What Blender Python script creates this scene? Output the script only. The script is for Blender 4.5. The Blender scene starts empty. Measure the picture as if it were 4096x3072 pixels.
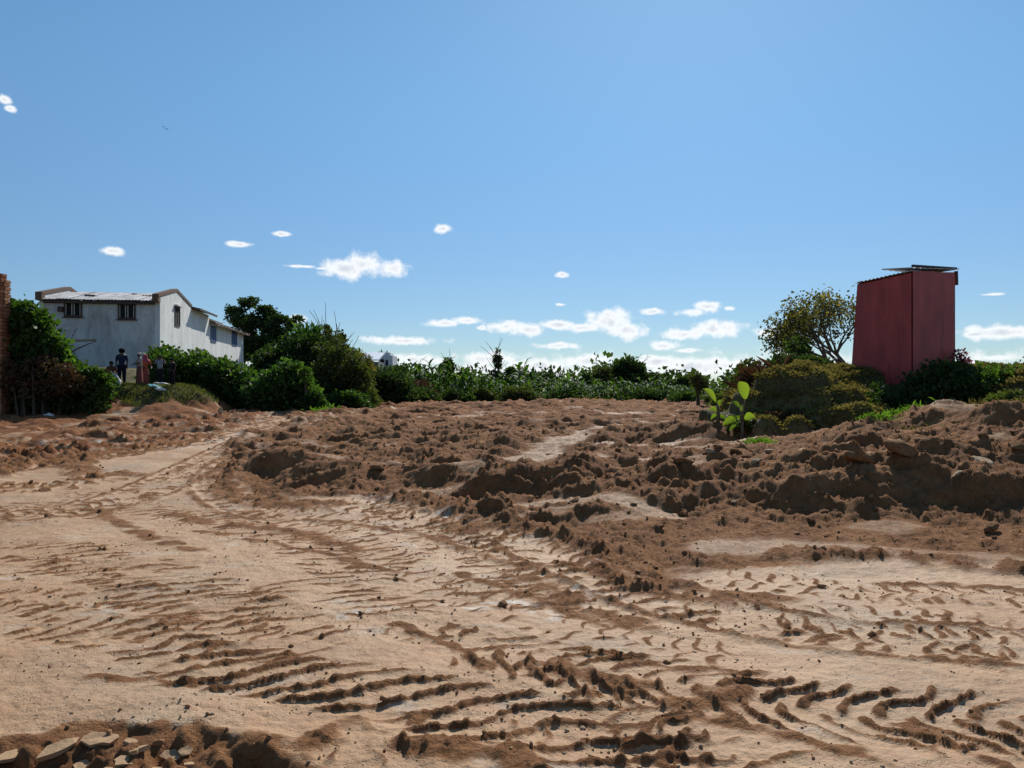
import bpy, bmesh, math, random
import numpy as np
from mathutils import Vector, Matrix
R_ = math.radians
random.seed(7); rng = np.random.default_rng(7)
C = bpy.context.scene.collection
F = 788.0; HY = 386.0; CH = 1.7; K = 1024/2212.0

# ------------------------------------------------------------------ camera, sky, sun, exposure
scn = bpy.context.scene
cam_d = bpy.data.cameras.new('camera'); cam = bpy.data.objects.new('camera', cam_d); C.objects.link(cam)
cam_d.sensor_width = 36; cam_d.lens = 36*F/1024; cam_d.clip_start = .05; cam_d.clip_end = 9000
cam.location = (0, 0, CH); cam.rotation_euler = (R_(90)+math.atan(2/F), 0, 0)
scn.camera = cam
SUN_EL, SUN_AZ = 39.0, 13.0          # azimuth measured to the right of straight ahead (+Y)
scn.view_settings.view_transform = 'Standard'; scn.view_settings.look = 'None'
scn.view_settings.exposure = 0.16; scn.view_settings.gamma = 1
scn.view_settings.use_curve_mapping = False
sd = bpy.data.lights.new('sun', 'SUN'); so = bpy.data.objects.new('sun', sd); C.objects.link(so)
sd.energy = 4.7; sd.angle = R_(.53); sd.color = (1, .955, .88)
sv = Vector((math.sin(R_(SUN_AZ))*math.cos(R_(SUN_EL)), math.cos(R_(SUN_AZ))*math.cos(R_(SUN_EL)), math.sin(R_(SUN_EL))))
so.rotation_euler = sv.to_track_quat('Z', 'Y').to_euler()
so.location = (20, 60, 60)

w = bpy.data.worlds.new('World'); scn.world = w; w.use_nodes = True
nt = w.node_tree; N = nt.nodes; L = nt.links
for n in list(N): N.remove(n)
out = N.new('ShaderNodeOutputWorld'); bg = N.new('ShaderNodeBackground'); bg.inputs[1].default_value = 0.089
sky = N.new('ShaderNodeTexSky'); sky.sky_type = 'NISHITA'; sky.sun_disc = False
sky.sun_elevation = R_(SUN_EL); sky.sun_rotation = R_(SUN_AZ); sky.altitude = 1300
sky.air_density = 1.0; sky.dust_density = .35; sky.ozone_density = 1.0
L.new(bg.outputs[0], out.inputs[0])
# clouds stand in the sky by direction (azimuth, elevation in degrees)
tc = N.new('ShaderNodeTexCoord'); sx = N.new('ShaderNodeSeparateXYZ'); L.new(tc.outputs['Generated'], sx.inputs[0])
def mth(op, a, b=None, c=None, clamp=False):
    n = N.new('ShaderNodeMath'); n.operation = op; n.use_clamp = clamp
    for i, v in enumerate((a, b, c)):
        if v is None: continue
        if isinstance(v, (int, float)): n.inputs[i].default_value = v
        else: L.new(v, n.inputs[i])
    return n.outputs[0]
az = mth('MULTIPLY', mth('ARCTAN2', sx.outputs[0], sx.outputs[1]), 57.2958)
el = mth('MULTIPLY', mth('ARCSINE', sx.outputs[2]), 57.2958)
cx = N.new('ShaderNodeCombineXYZ'); L.new(az, cx.inputs[0]); L.new(el, cx.inputs[1])
nz = N.new('ShaderNodeTexNoise'); nz.inputs['Scale'].default_value = 1.0; nz.inputs['Detail'].default_value = 9; nz.inputs['Roughness'].default_value = .56
L.new(cx.outputs[0], nz.inputs['Vector'])
blobs = [(745,582,50,20),(785,572,38,24),(850,580,32,16),(960,698,34,8),(1008,693,30,8),(1040,708,12,5),(1095,705,52,12),(1140,713,38,13),
 (1210,702,42,9),(1260,708,38,10),(1318,694,46,24),(1325,682,32,18),(1350,712,42,18),(1415,673,24,7),(1498,674,32,8),(1527,663,26,11),(1577,666,12,5),
 (1480,722,46,11),(1540,712,56,16),(1435,748,34,11),(1480,757,30,5),(1645,717,20,9),(1690,718,32,14),(1215,593,15,6),(1210,658,11,3),
 (957,495,18,9),(607,505,20,5),(518,527,22,5),(240,542,20,8),(8,215,11,7),(20,235,10,6),(870,736,74,9),(1205,747,42,7),(1400,770,20,4),
 (900,776,56,12),(1060,774,66,14),(1160,790,90,16),(1275,780,66,14),(1100,812,330,26),(1420,780,46,14),(1500,795,90,22),(1565,790,60,18),
 (2165,718,62,14),(2108,722,24,6),(2150,773,24,6),(1705,765,40,12),(2040,790,90,12),(300,800,200,14),(645,690,16,10),(2140,636,18,3),(650,575,30,3),(700,580,20,3)]
def azel(x, y):
    a = math.atan((x*K-512)/F); e = math.atan((HY-y*K)/F*math.cos(a)); return math.degrees(a), math.degrees(e)
low = None
extra = [(-62,9,6,1.2),(-70,6,8,1.4),(55,7,7,1.5),(75,10,9,1.6),(100,6,10,1.6),(130,12,9,2),(170,8,12,2),(-110,9,10,1.8),(-150,7,12,2),(40,4.2,5,.9),(-48,3.5,6,.8)]
items = []
for (x, y, rx, ry) in blobs:
    a, e = azel(x, y); items.append((a, e, rx*K/F*57.3*1.12, ry*K/F*57.3*1.12))
for a, e, rx, ry in items+extra:
    m = N.new('ShaderNodeVectorMath'); m.operation = 'MULTIPLY_ADD'; L.new(cx.outputs[0], m.inputs[0])
    m.inputs[1].default_value = (1/rx, 1/ry, 0); m.inputs[2].default_value = (-a/rx, -e/ry, 0)
    l = N.new('ShaderNodeVectorMath'); l.operation = 'LENGTH'; L.new(m.outputs[0], l.inputs[0])
    # scale distance by the smaller radius so noise breaks small and large clouds alike
    low = l.outputs['Value'] if low is None else mth('MINIMUM', low, l.outputs['Value'])
d0 = mth('SUBTRACT', 1.38, low)
# low band of far cloud all round the horizon
bd = mth('SUBTRACT', .55, mth('ABSOLUTE', mth('MULTIPLY', mth('SUBTRACT', el, 1.7), .5)))
d1 = mth('MAXIMUM', d0, bd)
nn = mth('MULTIPLY', mth('SUBTRACT', nz.outputs[0], .5), 2.2)
fld = mth('ADD', d1, nn)
mask = N.new('ShaderNodeMapRange'); mask.interpolation_type = 'SMOOTHSTEP'
mask.inputs['From Min'].default_value = .16; mask.inputs['From Max'].default_value = 1.0; L.new(fld, mask.inputs['Value'])
inner = N.new('ShaderNodeMapRange'); inner.interpolation_type = 'SMOOTHSTEP'
inner.inputs['From Min'].default_value = .8; inner.inputs['From Max'].default_value = 1.7; L.new(fld, inner.inputs['Value'])
cc = N.new('ShaderNodeMix'); cc.data_type = 'RGBA'; L.new(inner.outputs[0], cc.inputs[0])
cc.inputs[6].default_value = (10.2, 10.4, 10.6, 1); cc.inputs[7].default_value = (6.9, 7.3, 8.0, 1)
mx = N.new('ShaderNodeMix'); mx.data_type = 'RGBA'
mk = mth('MULTIPLY', mask.outputs[0], .94)
L.new(mk, mx.inputs[0])
skc = N.new('ShaderNodeMix'); skc.data_type = 'RGBA'; skc.blend_type = 'MULTIPLY'; skc.inputs[0].default_value = 1
L.new(sky.outputs[0], skc.inputs[6]); skc.inputs[7].default_value = (1, 1.0, 1.0, 1)
hf = N.new('ShaderNodeMapRange'); hf.interpolation_type = 'SMOOTHERSTEP'; hf.inputs['From Min'].default_value = -4; hf.inputs['From Max'].default_value = 30; hf.inputs['To Min'].default_value = 0; hf.inputs['To Max'].default_value = 1.0; L.new(el, hf.inputs['Value'])
ht = N.new('ShaderNodeMix'); ht.data_type = 'VECTOR'; L.new(hf.outputs[0], ht.inputs[0]); ht.inputs[4].default_value = (.50, .62, .76); ht.inputs[5].default_value = (.80, 1.13, 1.22)
hv = N.new('ShaderNodeVectorMath'); hv.operation = 'MULTIPLY'; L.new(sky.outputs[0], hv.inputs[0]); L.new(ht.outputs[1], hv.inputs[1])
L.new(hv.outputs[0], skc.inputs[6]); L.new(skc.outputs[2], mx.inputs[6]); L.new(cc.outputs[2], mx.inputs[7]); L.new(mx.outputs[2], bg.inputs[0])

# ------------------------------------------------------------------ helpers
def at(x, y, Y):
    """photo position (2212 wide) at depth Y -> world"""
    return Vector(((x*K-512)/F*Y, Y, CH-(y*K-HY)*Y/F))
def gw(x, y, z=0.0):
    Y = (CH-z)*F/(y*K-HY); return ((x*K-512)/F*Y, Y)
def tag(o, label=None, cat=None, group=None, kind=None):
    if label: o['label'] = label
    if cat: o['category'] = cat
    if group: o['group'] = group
    if kind: o['kind'] = kind
    return o
def empty(name, loc, rz=0):
    o = bpy.data.objects.new(name, None); C.objects.link(o); o.location = loc; o.rotation_euler = (0, 0, rz); o.empty_display_size = .3
    return o
def mesh_np(name, V, Fq, mat, parent=None, smooth=False, attrs=None, sizes=None):
    """V (n,3), Fq (m,k) faces"""
    V = np.asarray(V, np.float32); Fq = np.asarray(Fq, np.int32)
    me = bpy.data.meshes.new(name); me.vertices.add(len(V)); me.vertices.foreach_set('co', V.ravel())
    m, k = Fq.shape
    me.loops.add(m*k); me.loops.foreach_set('vertex_index', Fq.ravel())
    me.polygons.add(m); me.polygons.foreach_set('loop_start', np.arange(0, m*k, k, dtype=np.int32))
    me.polygons.foreach_set('loop_total', np.full(m, k, np.int32))
    if smooth: me.polygons.foreach_set('use_smooth', np.ones(m, bool))
    if attrs:
        for a, (dom, vals) in attrs.items():
            at_ = me.attributes.new(a, 'FLOAT', dom); at_.data.foreach_set('value', np.asarray(vals, np.float32))
    me.update(calc_edges=True)
    if mat: me.materials.append(mat)
    o = bpy.data.objects.new(name, me); C.objects.link(o)
    if parent: o.parent = parent
    return o
class MB:
    def __init__(s): s.v = []; s.f = []
    def poly(s, pts):
        b = len(s.v); s.v += [tuple(p) for p in pts]; s.f.append(tuple(range(b, b+len(pts))))
    def box(s, c, d, ax=None):
        """centre, dims, optional 3 axes"""
        ax = ax or (Vector((1, 0, 0)), Vector((0, 1, 0)), Vector((0, 0, 1)))
        c = Vector(c); b = len(s.v)
        for i in (-1, 1):
            for j in (-1, 1):
                for k in (-1, 1): s.v.append(tuple(c+ax[0]*(i*d[0]/2)+ax[1]*(j*d[1]/2)+ax[2]*(k*d[2]/2)))
        for q in ((0,1,3,2),(4,6,7,5),(0,4,5,1),(2,3,7,6),(0,2,6,4),(1,5,7,3)): s.f.append(tuple(b+i for i in q))
    def hexa(s, p):
        """8 points: bottom 4 ccw, top 4"""
        b = len(s.v); s.v += [tuple(q) for q in p]
        for q in ((3,2,1,0),(4,5,6,7),(0,1,5,4),(1,2,6,5),(2,3,7,6),(3,0,4,7)): s.f.append(tuple(b+i for i in q))
    def tube(s, pts, rad, n=6, cap=True):
        pts = [Vector(p) for p in pts]; b = len(s.v)
        for i, p in enumerate(pts):
            t = (pts[min(i+1, len(pts)-1)]-pts[max(i-1, 0)])
            if t.length < 1e-6: t = Vector((0, 0, 1))
            t.normalize(); a = t.cross(Vector((.31, .17, .93)));
            if a.length < .05: a = t.cross(Vector((1, 0, 0)))
            a.normalize(); c = t.cross(a); r = rad[i] if hasattr(rad, '__len__') else rad
            for k in range(n):
                q = 2*math.pi*k/n; s.v.append(tuple(p+(a*math.cos(q)+c*math.sin(q))*r))
        for i in range(len(pts)-1):
            for k in range(n):
                k2 = (k+1) % n; s.f.append((b+i*n+k, b+i*n+k2, b+(i+1)*n+k2, b+(i+1)*n+k))
        if cap:
            s.f.append(tuple(b+k for k in range(n))[::-1]); e = b+(len(pts)-1)*n; s.f.append(tuple(e+k for k in range(n)))
    def build(s, name, mat, parent=None, smooth=False):
        me = bpy.data.meshes.new(name); me.from_pydata(s.v, [], s.f)
        bm = bmesh.new(); bm.from_mesh(me); bmesh.ops.recalc_face_normals(bm, faces=bm.faces); bm.to_mesh(me); bm.free()
        if smooth: me.polygons.foreach_set('use_smooth', np.ones(len(me.polygons), bool))
        if mat: me.materials.append(mat)
        o = bpy.data.objects.new(name, me); C.objects.link(o)
        if parent: o.parent = parent
        return o

# ------------------------------------------------------------------ noise
_perm = np.random.default_rng(3).permutation(4096).astype(np.int32)
_ang = np.random.default_rng(5).random(4096).astype(np.float32)*2*np.pi
_gx, _gy = np.cos(_ang), np.sin(_ang)
_rv = np.random.default_rng(9).random((4096, 4)).astype(np.float32)
def _h(i, j, seed): return _perm[(_perm[(i+seed*37) & 4095]+j*7+seed) & 4095]
def pn(x, y, seed=0):
    xi = np.floor(x).astype(np.int32); yi = np.floor(y).astype(np.int32); xf = (x-xi).astype(np.float32); yf = (y-yi).astype(np.float32)
    u = xf*xf*xf*(xf*(xf*6-15)+10); v = yf*yf*yf*(yf*(yf*6-15)+10)
    def g(a, b):
        h = _h(xi+a, yi+b, seed); return _gx[h]*(xf-a)+_gy[h]*(yf-b)
    n0 = g(0, 0)*(1-u)+g(1, 0)*u; n1 = g(0, 1)*(1-u)+g(1, 1)*u
    return (n0*(1-v)+n1*v)*1.5
def fbm(x, y, oct=4, seed=0, gain=.5):
    a = 1.; r = 0.; s = 1.
    for o in range(oct): r = r+a*pn(x*s+o*13.7, y*s-o*7.1, seed+o); a *= gain; s *= 2.03
    return r
def lumps(x, y, cell, seed, dens=.7, r0=.15, r1=.5, flat=.7):
    """rounded, angular clods as a height field: max over jittered cells"""
    gx = x/cell; gy = y/cell; xi = np.floor(gx).astype(np.int32); yi = np.floor(gy).astype(np.int32)
    best = np.zeros_like(x, dtype=np.float32)
    for a in (-1, 0, 1):
        for b in (-1, 0, 1):
            h = _h(xi+a, yi+b, seed); rv = _rv[h]
            dx = gx-(xi+a+rv[:, 0]); dy = gy-(yi+b+rv[:, 1])
            rr = r0+(r1-r0)*rv[:, 2]*rv[:, 2]
            th = rv[:, 3]*6.28; c, s_ = np.cos(th), np.sin(th); px = dx*c+dy*s_; py = (dy*c-dx*s_)*1.35
            d = np.maximum(np.hypot(px, py), (np.abs(px)+np.abs(py))*.82)
            q = np.clip(1-(d/rr)**2, 0, 1)
            hh = q**.72*rr*flat*(1+.35*px/rr)*(rv[:, 0]*7 % 1 < dens)
            best = np.maximum(best, hh)
    return best*cell
def sst(a, b, x):
    t = np.clip((x-a)/(b-a), 0, 1); return t*t*(3-2*t)

# ------------------------------------------------------------------ terrain description
def poly_sd(x, y, P):
    """signed distance, >0 inside"""
    P = np.asarray(P, np.float32); n = len(P); d = np.full(x.shape, 1e9, np.float32); ins = np.zeros(x.shape, bool)
    for i in range(n):
        ax, ay = P[i]; bx, by = P[(i+1) % n]; ex, ey = bx-ax, by-ay
        t = np.clip(((x-ax)*ex+(y-ay)*ey)/(ex*ex+ey*ey+1e-9), 0, 1)
        d = np.minimum(d, np.hypot(x-ax-t*ex, y-ay-t*ey))
        c = ((ay > y) != (by > y)) & (x < (bx-ax)*(y-ay)/(by-ay+1e-12)+ax); ins ^= c
    return np.where(ins, d, -d)
def catmull(P, n=10):
    P = [np.array(p, float) for p in P]; P = [2*P[0]-P[1]]+P+[2*P[-1]-P[-2]]; o = []
    for i in range(1, len(P)-2):
        for k in range(n):
            t = k/n; o.append(.5*((2*P[i])+(-P[i-1]+P[i+1])*t+(2*P[i-1]-5*P[i]+4*P[i+1]-P[i+2])*t*t+(-P[i-1]+3*P[i]-3*P[i+1]+P[i+2])*t**3))
    o.append(P[-2]); return np.array(o, np.float32)
def path_st(x, y, Q, wmax):
    """(index mask, s, t) for points nearer than wmax to the path Q"""
    m = np.where((x > Q[:, 0].min()-wmax) & (x < Q[:, 0].max()+wmax) & (y > Q[:, 1].min()-wmax) & (y < Q[:, 1].max()+wmax))[0]
    if len(m) == 0: return m, None, None
    X, Y = x[m], y[m]; bd = np.full(X.shape, 1e9, np.float32); bs = np.zeros_like(bd); bt = np.zeros_like(bd); acc = 0.
    for i in range(len(Q)-1):
        ax, ay = Q[i]; bx, by = Q[i+1]; ex, ey = bx-ax, by-ay; l = math.hypot(ex, ey)+1e-9
        t = ((X-ax)*ex+(Y-ay)*ey)/(l*l)
        tc_ = np.clip(t, 0 if i else -.0, 1)
        dx = X-ax-tc_*ex; dy = Y-ay-tc_*ey; d = np.hypot(dx, dy); s_ = np.sign(ex*(Y-ay)-ey*(X-ax))
        q = d < bd; bd = np.where(q, d, bd); bs = np.where(q, acc+tc_*l, bs); bt = np.where(q, s_*d, bt); acc += l
    k = bd < wmax
    return m[k], bs[k], bt[k]

ROUGH = [gw(*p) for p in [(640,938),(520,955),(482,1000),(492,1050),(560,1082),(700,1082),(860,1104),(1000,1130),(1180,1182),(1290,1245),(1420,1285),(1560,1250),(1750,1222),(2000,1224),(2260,1250)]]
ROUGH += [(30, 7.3), (90, 40), (90, 130), (-60, 130), (-24, 58), gw(560, 880, .55), gw(620, 905, .45), gw(700, 918, .4)]
LEFTR = [gw(-300, 1005, .12), gw(60, 1000, .12), gw(180, 985, .15), gw(330, 968, .2), gw(470, 942, .25), gw(600, 905, .4), (-8, 45), (-60, 60), (-60, 22)]
TU = (np.array([-260, 0, 128, 256, 384, 512, 640, 768, 896, 1024, 1280])-512)/F
TY = np.array([0, 5.5, 7, 8.4, 9.25, 9.75, 10.4, 12, 14, 17, 20, 25, 33, 45, 60, 100, 140])
TZ = np.array([
 [0]*11, [0]*11,
 [0, 0, 0, 0, 0, 0, 0, 0, 0, 0, 0],
 [0, 0, 0, 0, 0, .02, .08, .12, .13, .13, .13],
 [0, 0, 0, 0, 0, .05, .18, .22, .22, .26, .3],
 [0, 0, 0, 0, .03, .10, .30, .48, .56, .62, .66],
 [0, 0, 0, 0, .05, .14, .40, .68, .80, .88, .95],
 [0, 0, 0, 0, .10, .30, .56, .70, .92, 1.1, 1.2],
 [.05, .05, .05, .05, .30, .34, .50, .66, 1.05, 1.38, 1.6],
 [.12, .12, .12, .12, .32, .36, .42, .62, .85, 1.2, 1.7],
 [.2, .2, .2, .2, .36, .4, .42, .6, .85, 1.2, 1.8],
 [.32, .32, .3, .3, .42, .45, .45, .55, .9, 1.5, 1.9],
 [.6, .6, .55, .5, .48, .5, .5, .5, .8, 1.2, 1.4],
 [.7, .7, .65, .55, .52, .52, .5, .5, .5, .6, .6],
 [.6, .6, .6, .5, .45, .4, .4, .4, .4, .4, .4],
 [.3]*11, [.2]*11])
def macro(x, y):
    u = np.clip(x/np.maximum(y, 3.), TU[0], TU[-1]); iu = np.clip(np.searchsorted(TU, u)-1, 0, len(TU)-2); fu = (u-TU[iu])/(TU[iu+1]-TU[iu]); fu = fu*fu*(3-2*fu)
    yy = np.clip(y, 0, 139.9); iy = np.clip(np.searchsorted(TY, yy)-1, 0, len(TY)-2); fy = (yy-TY[iy])/(TY[iy+1]-TY[iy])
    return (TZ[iy, iu]*(1-fu)+TZ[iy, iu+1]*fu)*(1-fy)+(TZ[iy+1, iu]*(1-fu)+TZ[iy+1, iu+1]*fu)*fy
# heaps: photo x, crest y, depth, half widths (m)
HEAPS = []
for (x, y, Y, rx, ry) in [(622,975,15.0,.8,.5),(700,1003,13.6,.9,.5),(830,925,21.5,1.4,.8),(940,985,13.6,.5,.4),(1010,1003,12.6,.9,.45),(1160,1000,11.4,1.0,.5),(1260,988,11.6,.8,.45),
    (1090,945,18,1.6,.8),(1400,930,18.5,2.0,.9),(1180,912,24,2.4,1.0),(1520,920,17,1.0,.8),(860,890,33,2.5,1.2),(1180,880,40,4,1.5),(990,878,46,4,1.5),(1040,1120,9.6,.6,.3),(1330,1130,9.4,.9,.35),
    (1750,1000,10.7,.7,.4),(1480,1015,10.8,.5,.4),(1860,1020,10.2,.7,.4),(2000,1000,10.3,.6,.4),(2120,1010,10.0,.6,.5),(2060,876,13.8,.8,.5),(2045,866,13.9,.38,.3),(2190,880,12.8,.7,.6),(80,1010,17,1.6,.5),(200,1035,14.5,.5,.3),(350,895,30,2,1),(560,895,34,3,1.2)]:
    p = at(x, y, Y); HEAPS.append((p.x, p.y, p.z, rx, ry))
PACK = [([(840,916),(1000,908),(1200,902),(1440,905)],.55,.4),([(640,958),(700,962),(800,970),(900,972)],.3,.3),([(1110,995),(1160,985),(1220,965),(1300,938),(1460,925)],.5,.35),
    ([(1280,955),(1450,962),(1650,965),(1800,950)],.55,.5),([(1560,1175),(1750,1178),(1950,1190),(2260,1205)],.42,.12),([(900,1040),(1050,1035),(1240,1010),(1450,1025)],.3,.3),
    ([(60,972),(200,962),(330,945)],.35,.2),([(0,945),(200,920),(340,905)],.5,.3),([(1120,1095),(1250,1100),(1400,1120)],.25,.12)]
PACKW = [(catmull([gw(px, py, z) for px, py in P]), wd) for P, wd, z in PACK]
PLATEAU = [(4.5,17.8),(5.0,16.3),(6.2,15.7),(7.5,16.3),(8.5,17.9),(9.2,18.35),(9.9,18.5),(10.6,17.8),(11.6,16.8),(13.5,15.8),(30,14.5),(70,50),(30,50),(12,31),(6.3,22),(5.3,19.6)]
# tyre tracks: path (photo positions), half width m, lug spacing m, rib height, slant, strength, berm
TRK = [([(1000,1385),(1250,1440),(1480,1478),(1750,1530),(2000,1548),(2300,1570)],.40,.215,.036,-.75,1.1,0,.0),
       ([(330,1425),(470,1440),(700,1470),(1000,1530),(1250,1590),(1500,1700)],.36,.27,.036,10.95,1.15,0,.0),
       ([(800,1340),(980,1370),(1200,1445),(1400,1560),(1550,1700)],.22,.20,.030,.5,.8,0,.0),
       ([(1150,1180),(1290,1240),(1500,1310),(1800,1370),(2300,1400)],.34,.21,.030,.75,.85,1,.0),
       ([(1350,1290),(1600,1345),(1900,1390),(2300,1440)],.30,.20,.026,.7,.7,0,.0),
       ([(-100,1180),(150,1200),(380,1270),(560,1350),(760,1400)],.5,.22,.02,10.5,.8,0,.0),
       ([(-100,1100),(250,1110),(550,1130),(900,1200),(1250,1330)],.50,.24,.018,10.4,.6,0,.0),
       ([(640,945),(560,965),(470,1000),(350,1050),(200,1095),(-100,1130)],.45,.22,.03,.5,.9,1,.0),
       ([(560,985),(480,1040),(560,1100),(760,1115),(960,1140),(1180,1200)],.45,.22,.03,.5,.8,1,.0),
       ([(-60,1045),(100,1050),(260,1030)],.5,.3,.06,.6,1.0,0,.05),
       ([(-100,962),(80,955),(220,948),(420,935),(640,905)],.6,.27,.06,.4,1.1,1,.25),
       ([(200,925),(320,915),(420,912),(560,892)],.6,.3,.06,.4,1.1,1,.4),
       ([(-100,1000),(100,985),(300,962),(480,940),(700,915)],.5,.27,.05,.4,1.0,1,.2),
       ([(-200,930),(60,905),(260,897)],.5,.3,.05,.4,.8,1,.4),
       ([(600,1660),(900,1580),(1250,1640),(1700,1700)],.3,.2,.03,.6,.7,0,.0)]
TRK += [([(-60,1215),(200,1240),(420,1300),(620,1345)],.45,.2,.02,10.6,.75,0,.0),([(-60,1340),(150,1350),(330,1390),(480,1440)],.35,.22,.022,10.5,.8,0,.0),([(520,1090),(700,1150),(860,1240),(1000,1320)],.4,.2,.016,.5,.7,0,.0),
        ([(1080,1230),(1250,1310),(1400,1350)],.3,.19,.02,.6,.8,0,.0),([(560,1250),(760,1290),(900,1350)],.35,.2,.016,10.6,.75,0,.0),([(250,1090),(450,1120),(640,1180),(800,1260)],.35,.2,.018,10.5,.75,0,.0),
        ([(1700,1330),(1950,1345),(2300,1380)],.3,.2,.022,.6,.8,0,.0),([(1250,1560),(1500,1590),(1800,1690)],.3,.21,.022,10.6,.8,0,.0),([(-100,1012),(80,1005),(240,985),(420,965)],.45,.28,.08,.5,1.3,1,.12),([(-100,945),(150,930),(400,925),(560,905)],.5,.3,.09,.5,1.3,1,.3),([(1500,1240),(1700,1262),(1950,1280),(2300,1290)],.32,.19,.022,.6,.8,0,.0),([(2300,1345),(2000,1310),(1700,1300)],.3,.2,.018,.4,.7,0,.0),
        ([(900,1250),(1150,1330),(1450,1400),(1700,1420)],.3,.18,.014,.5,.6,0,.0),([(-100,1290),(200,1310),(450,1370),(600,1400)],.4,.19,.02,.3,.8,0,.0),
        ([(-50,1130),(60,1090),(200,1060)],.4,.2,.02,.4,.8,0,.0),([(760,1090),(1000,1145),(1200,1195)],.35,.2,.03,.5,.9,0,.0),([(700,1130),(900,1160),(1150,1250),(1350,1330)],.3,.2,.02,.5,.8,0,.0),
        ([(620,930),(760,905),(900,893)],.6,.3,.05,.4,1.,1,.35),([(-100,985),(60,975),(260,955),(520,945)],.6,.3,.10,.4,1.3,1,.25),([(1900,1620),(2060,1600),(2300,1650)],.3,.2,.03,.5,.7,0,.0)]
TRKW = [(catmull([gw(px, py, z) for px, py in P]), hw, sp, rh, sl, st, be) for P, hw, sp, rh, sl, st, be, z in TRK]
BERMS = [([(1150,1432),(1280,1462),(1400,1490),(1480,1515),(1600,1500)],.10,.05),([(860,1345),(960,1380),(1060,1440)],.05,.025),([(180,1463),(330,1468),(420,1475)],.035,.018),
   ([(1290,1235),(1400,1270),(1520,1290),(1680,1300)],.22,.06),([(1120,1235),(1200,1270),(1300,1320),(1420,1350)],.14,.03),([(380,1110),(470,1130),(640,1150),(760,1185)],.14,.03),
   ([(500,1020),(490,1060),(560,1085),(700,1100)],.3,.10),([(1480,1545),(1620,1570),(1760,1600),(1900,1640)],.05,.02),([(900,1610),(1050,1640),(1160,1680)],.12,.05),([(2020,1590),(2130,1640),(2200,1680)],.05,.025),
   ([(1700,1212),(1900,1215),(2100,1228),(2300,1245)],.22,.09),([(20,1010),(120,1000),(200,1040)],.35,.10),([(210,1100),(260,1130),(330,1160),(420,1190)],.12,.025),([(1000,1150),(1150,1150),(1300,1200)],.25,.06),
   ([(540,1600),(620,1625),(700,1600),(740,1560)],.10,.05),([(1330,1420),(1480,1445),(1640,1455)],.05,.02)]
BERMS += [([(0,1035),(60,1012),(130,1000),(190,1012)],.3,.16),([(215,1040),(260,1030),(300,1036)],.18,.08),([(500,975),(510,1010),(500,1040)],.22,.10),([(850,1085),(950,1105),(1060,1135)],.18,.06),([(1000,1140),(1070,1125),(1150,1140)],.2,.09),([(420,1145),(540,1165),(700,1195),(860,1235)],.06,.02),([(1000,1240),(1150,1290),(1300,1345)],.07,.02),([(1800,1255),(2000,1262),(2250,1275)],.06,.025)]
BERMW = [(catmull([gw(px, py, 0) for px, py in P]), wd, h) for P, wd, h in BERMS]
PALE = [([(740,1078),(800,1083),(850,1088)],.12),([(950,1122),(985,1128),(1003,1134)],.12),([(240,912),(280,915),(335,922)],.3),([(100,955),(180,950),(270,955)],.25),([(380,958),(450,950),(520,935)],.2),([(1250,1270),(1330,1290)],.07),([(740,1330),(790,1318)],.06),  # whitish clay film, plus wet highlights of the tracks painted as pale colour
   ([(1010,1310),(1110,1300),(1200,1330)],.1)]
PALEW = [(catmull([gw(px, py, .0 if py > 1000 else .3) for px, py in P]), wd) for P, wd in PALE]
PIT = [gw(*p) for p in [(-60,1600),(60,1590),(200,1560),(300,1572),(420,1566),(520,1590),(600,1630),(660,1680),(500,1760),(-60,1760)]]

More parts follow.
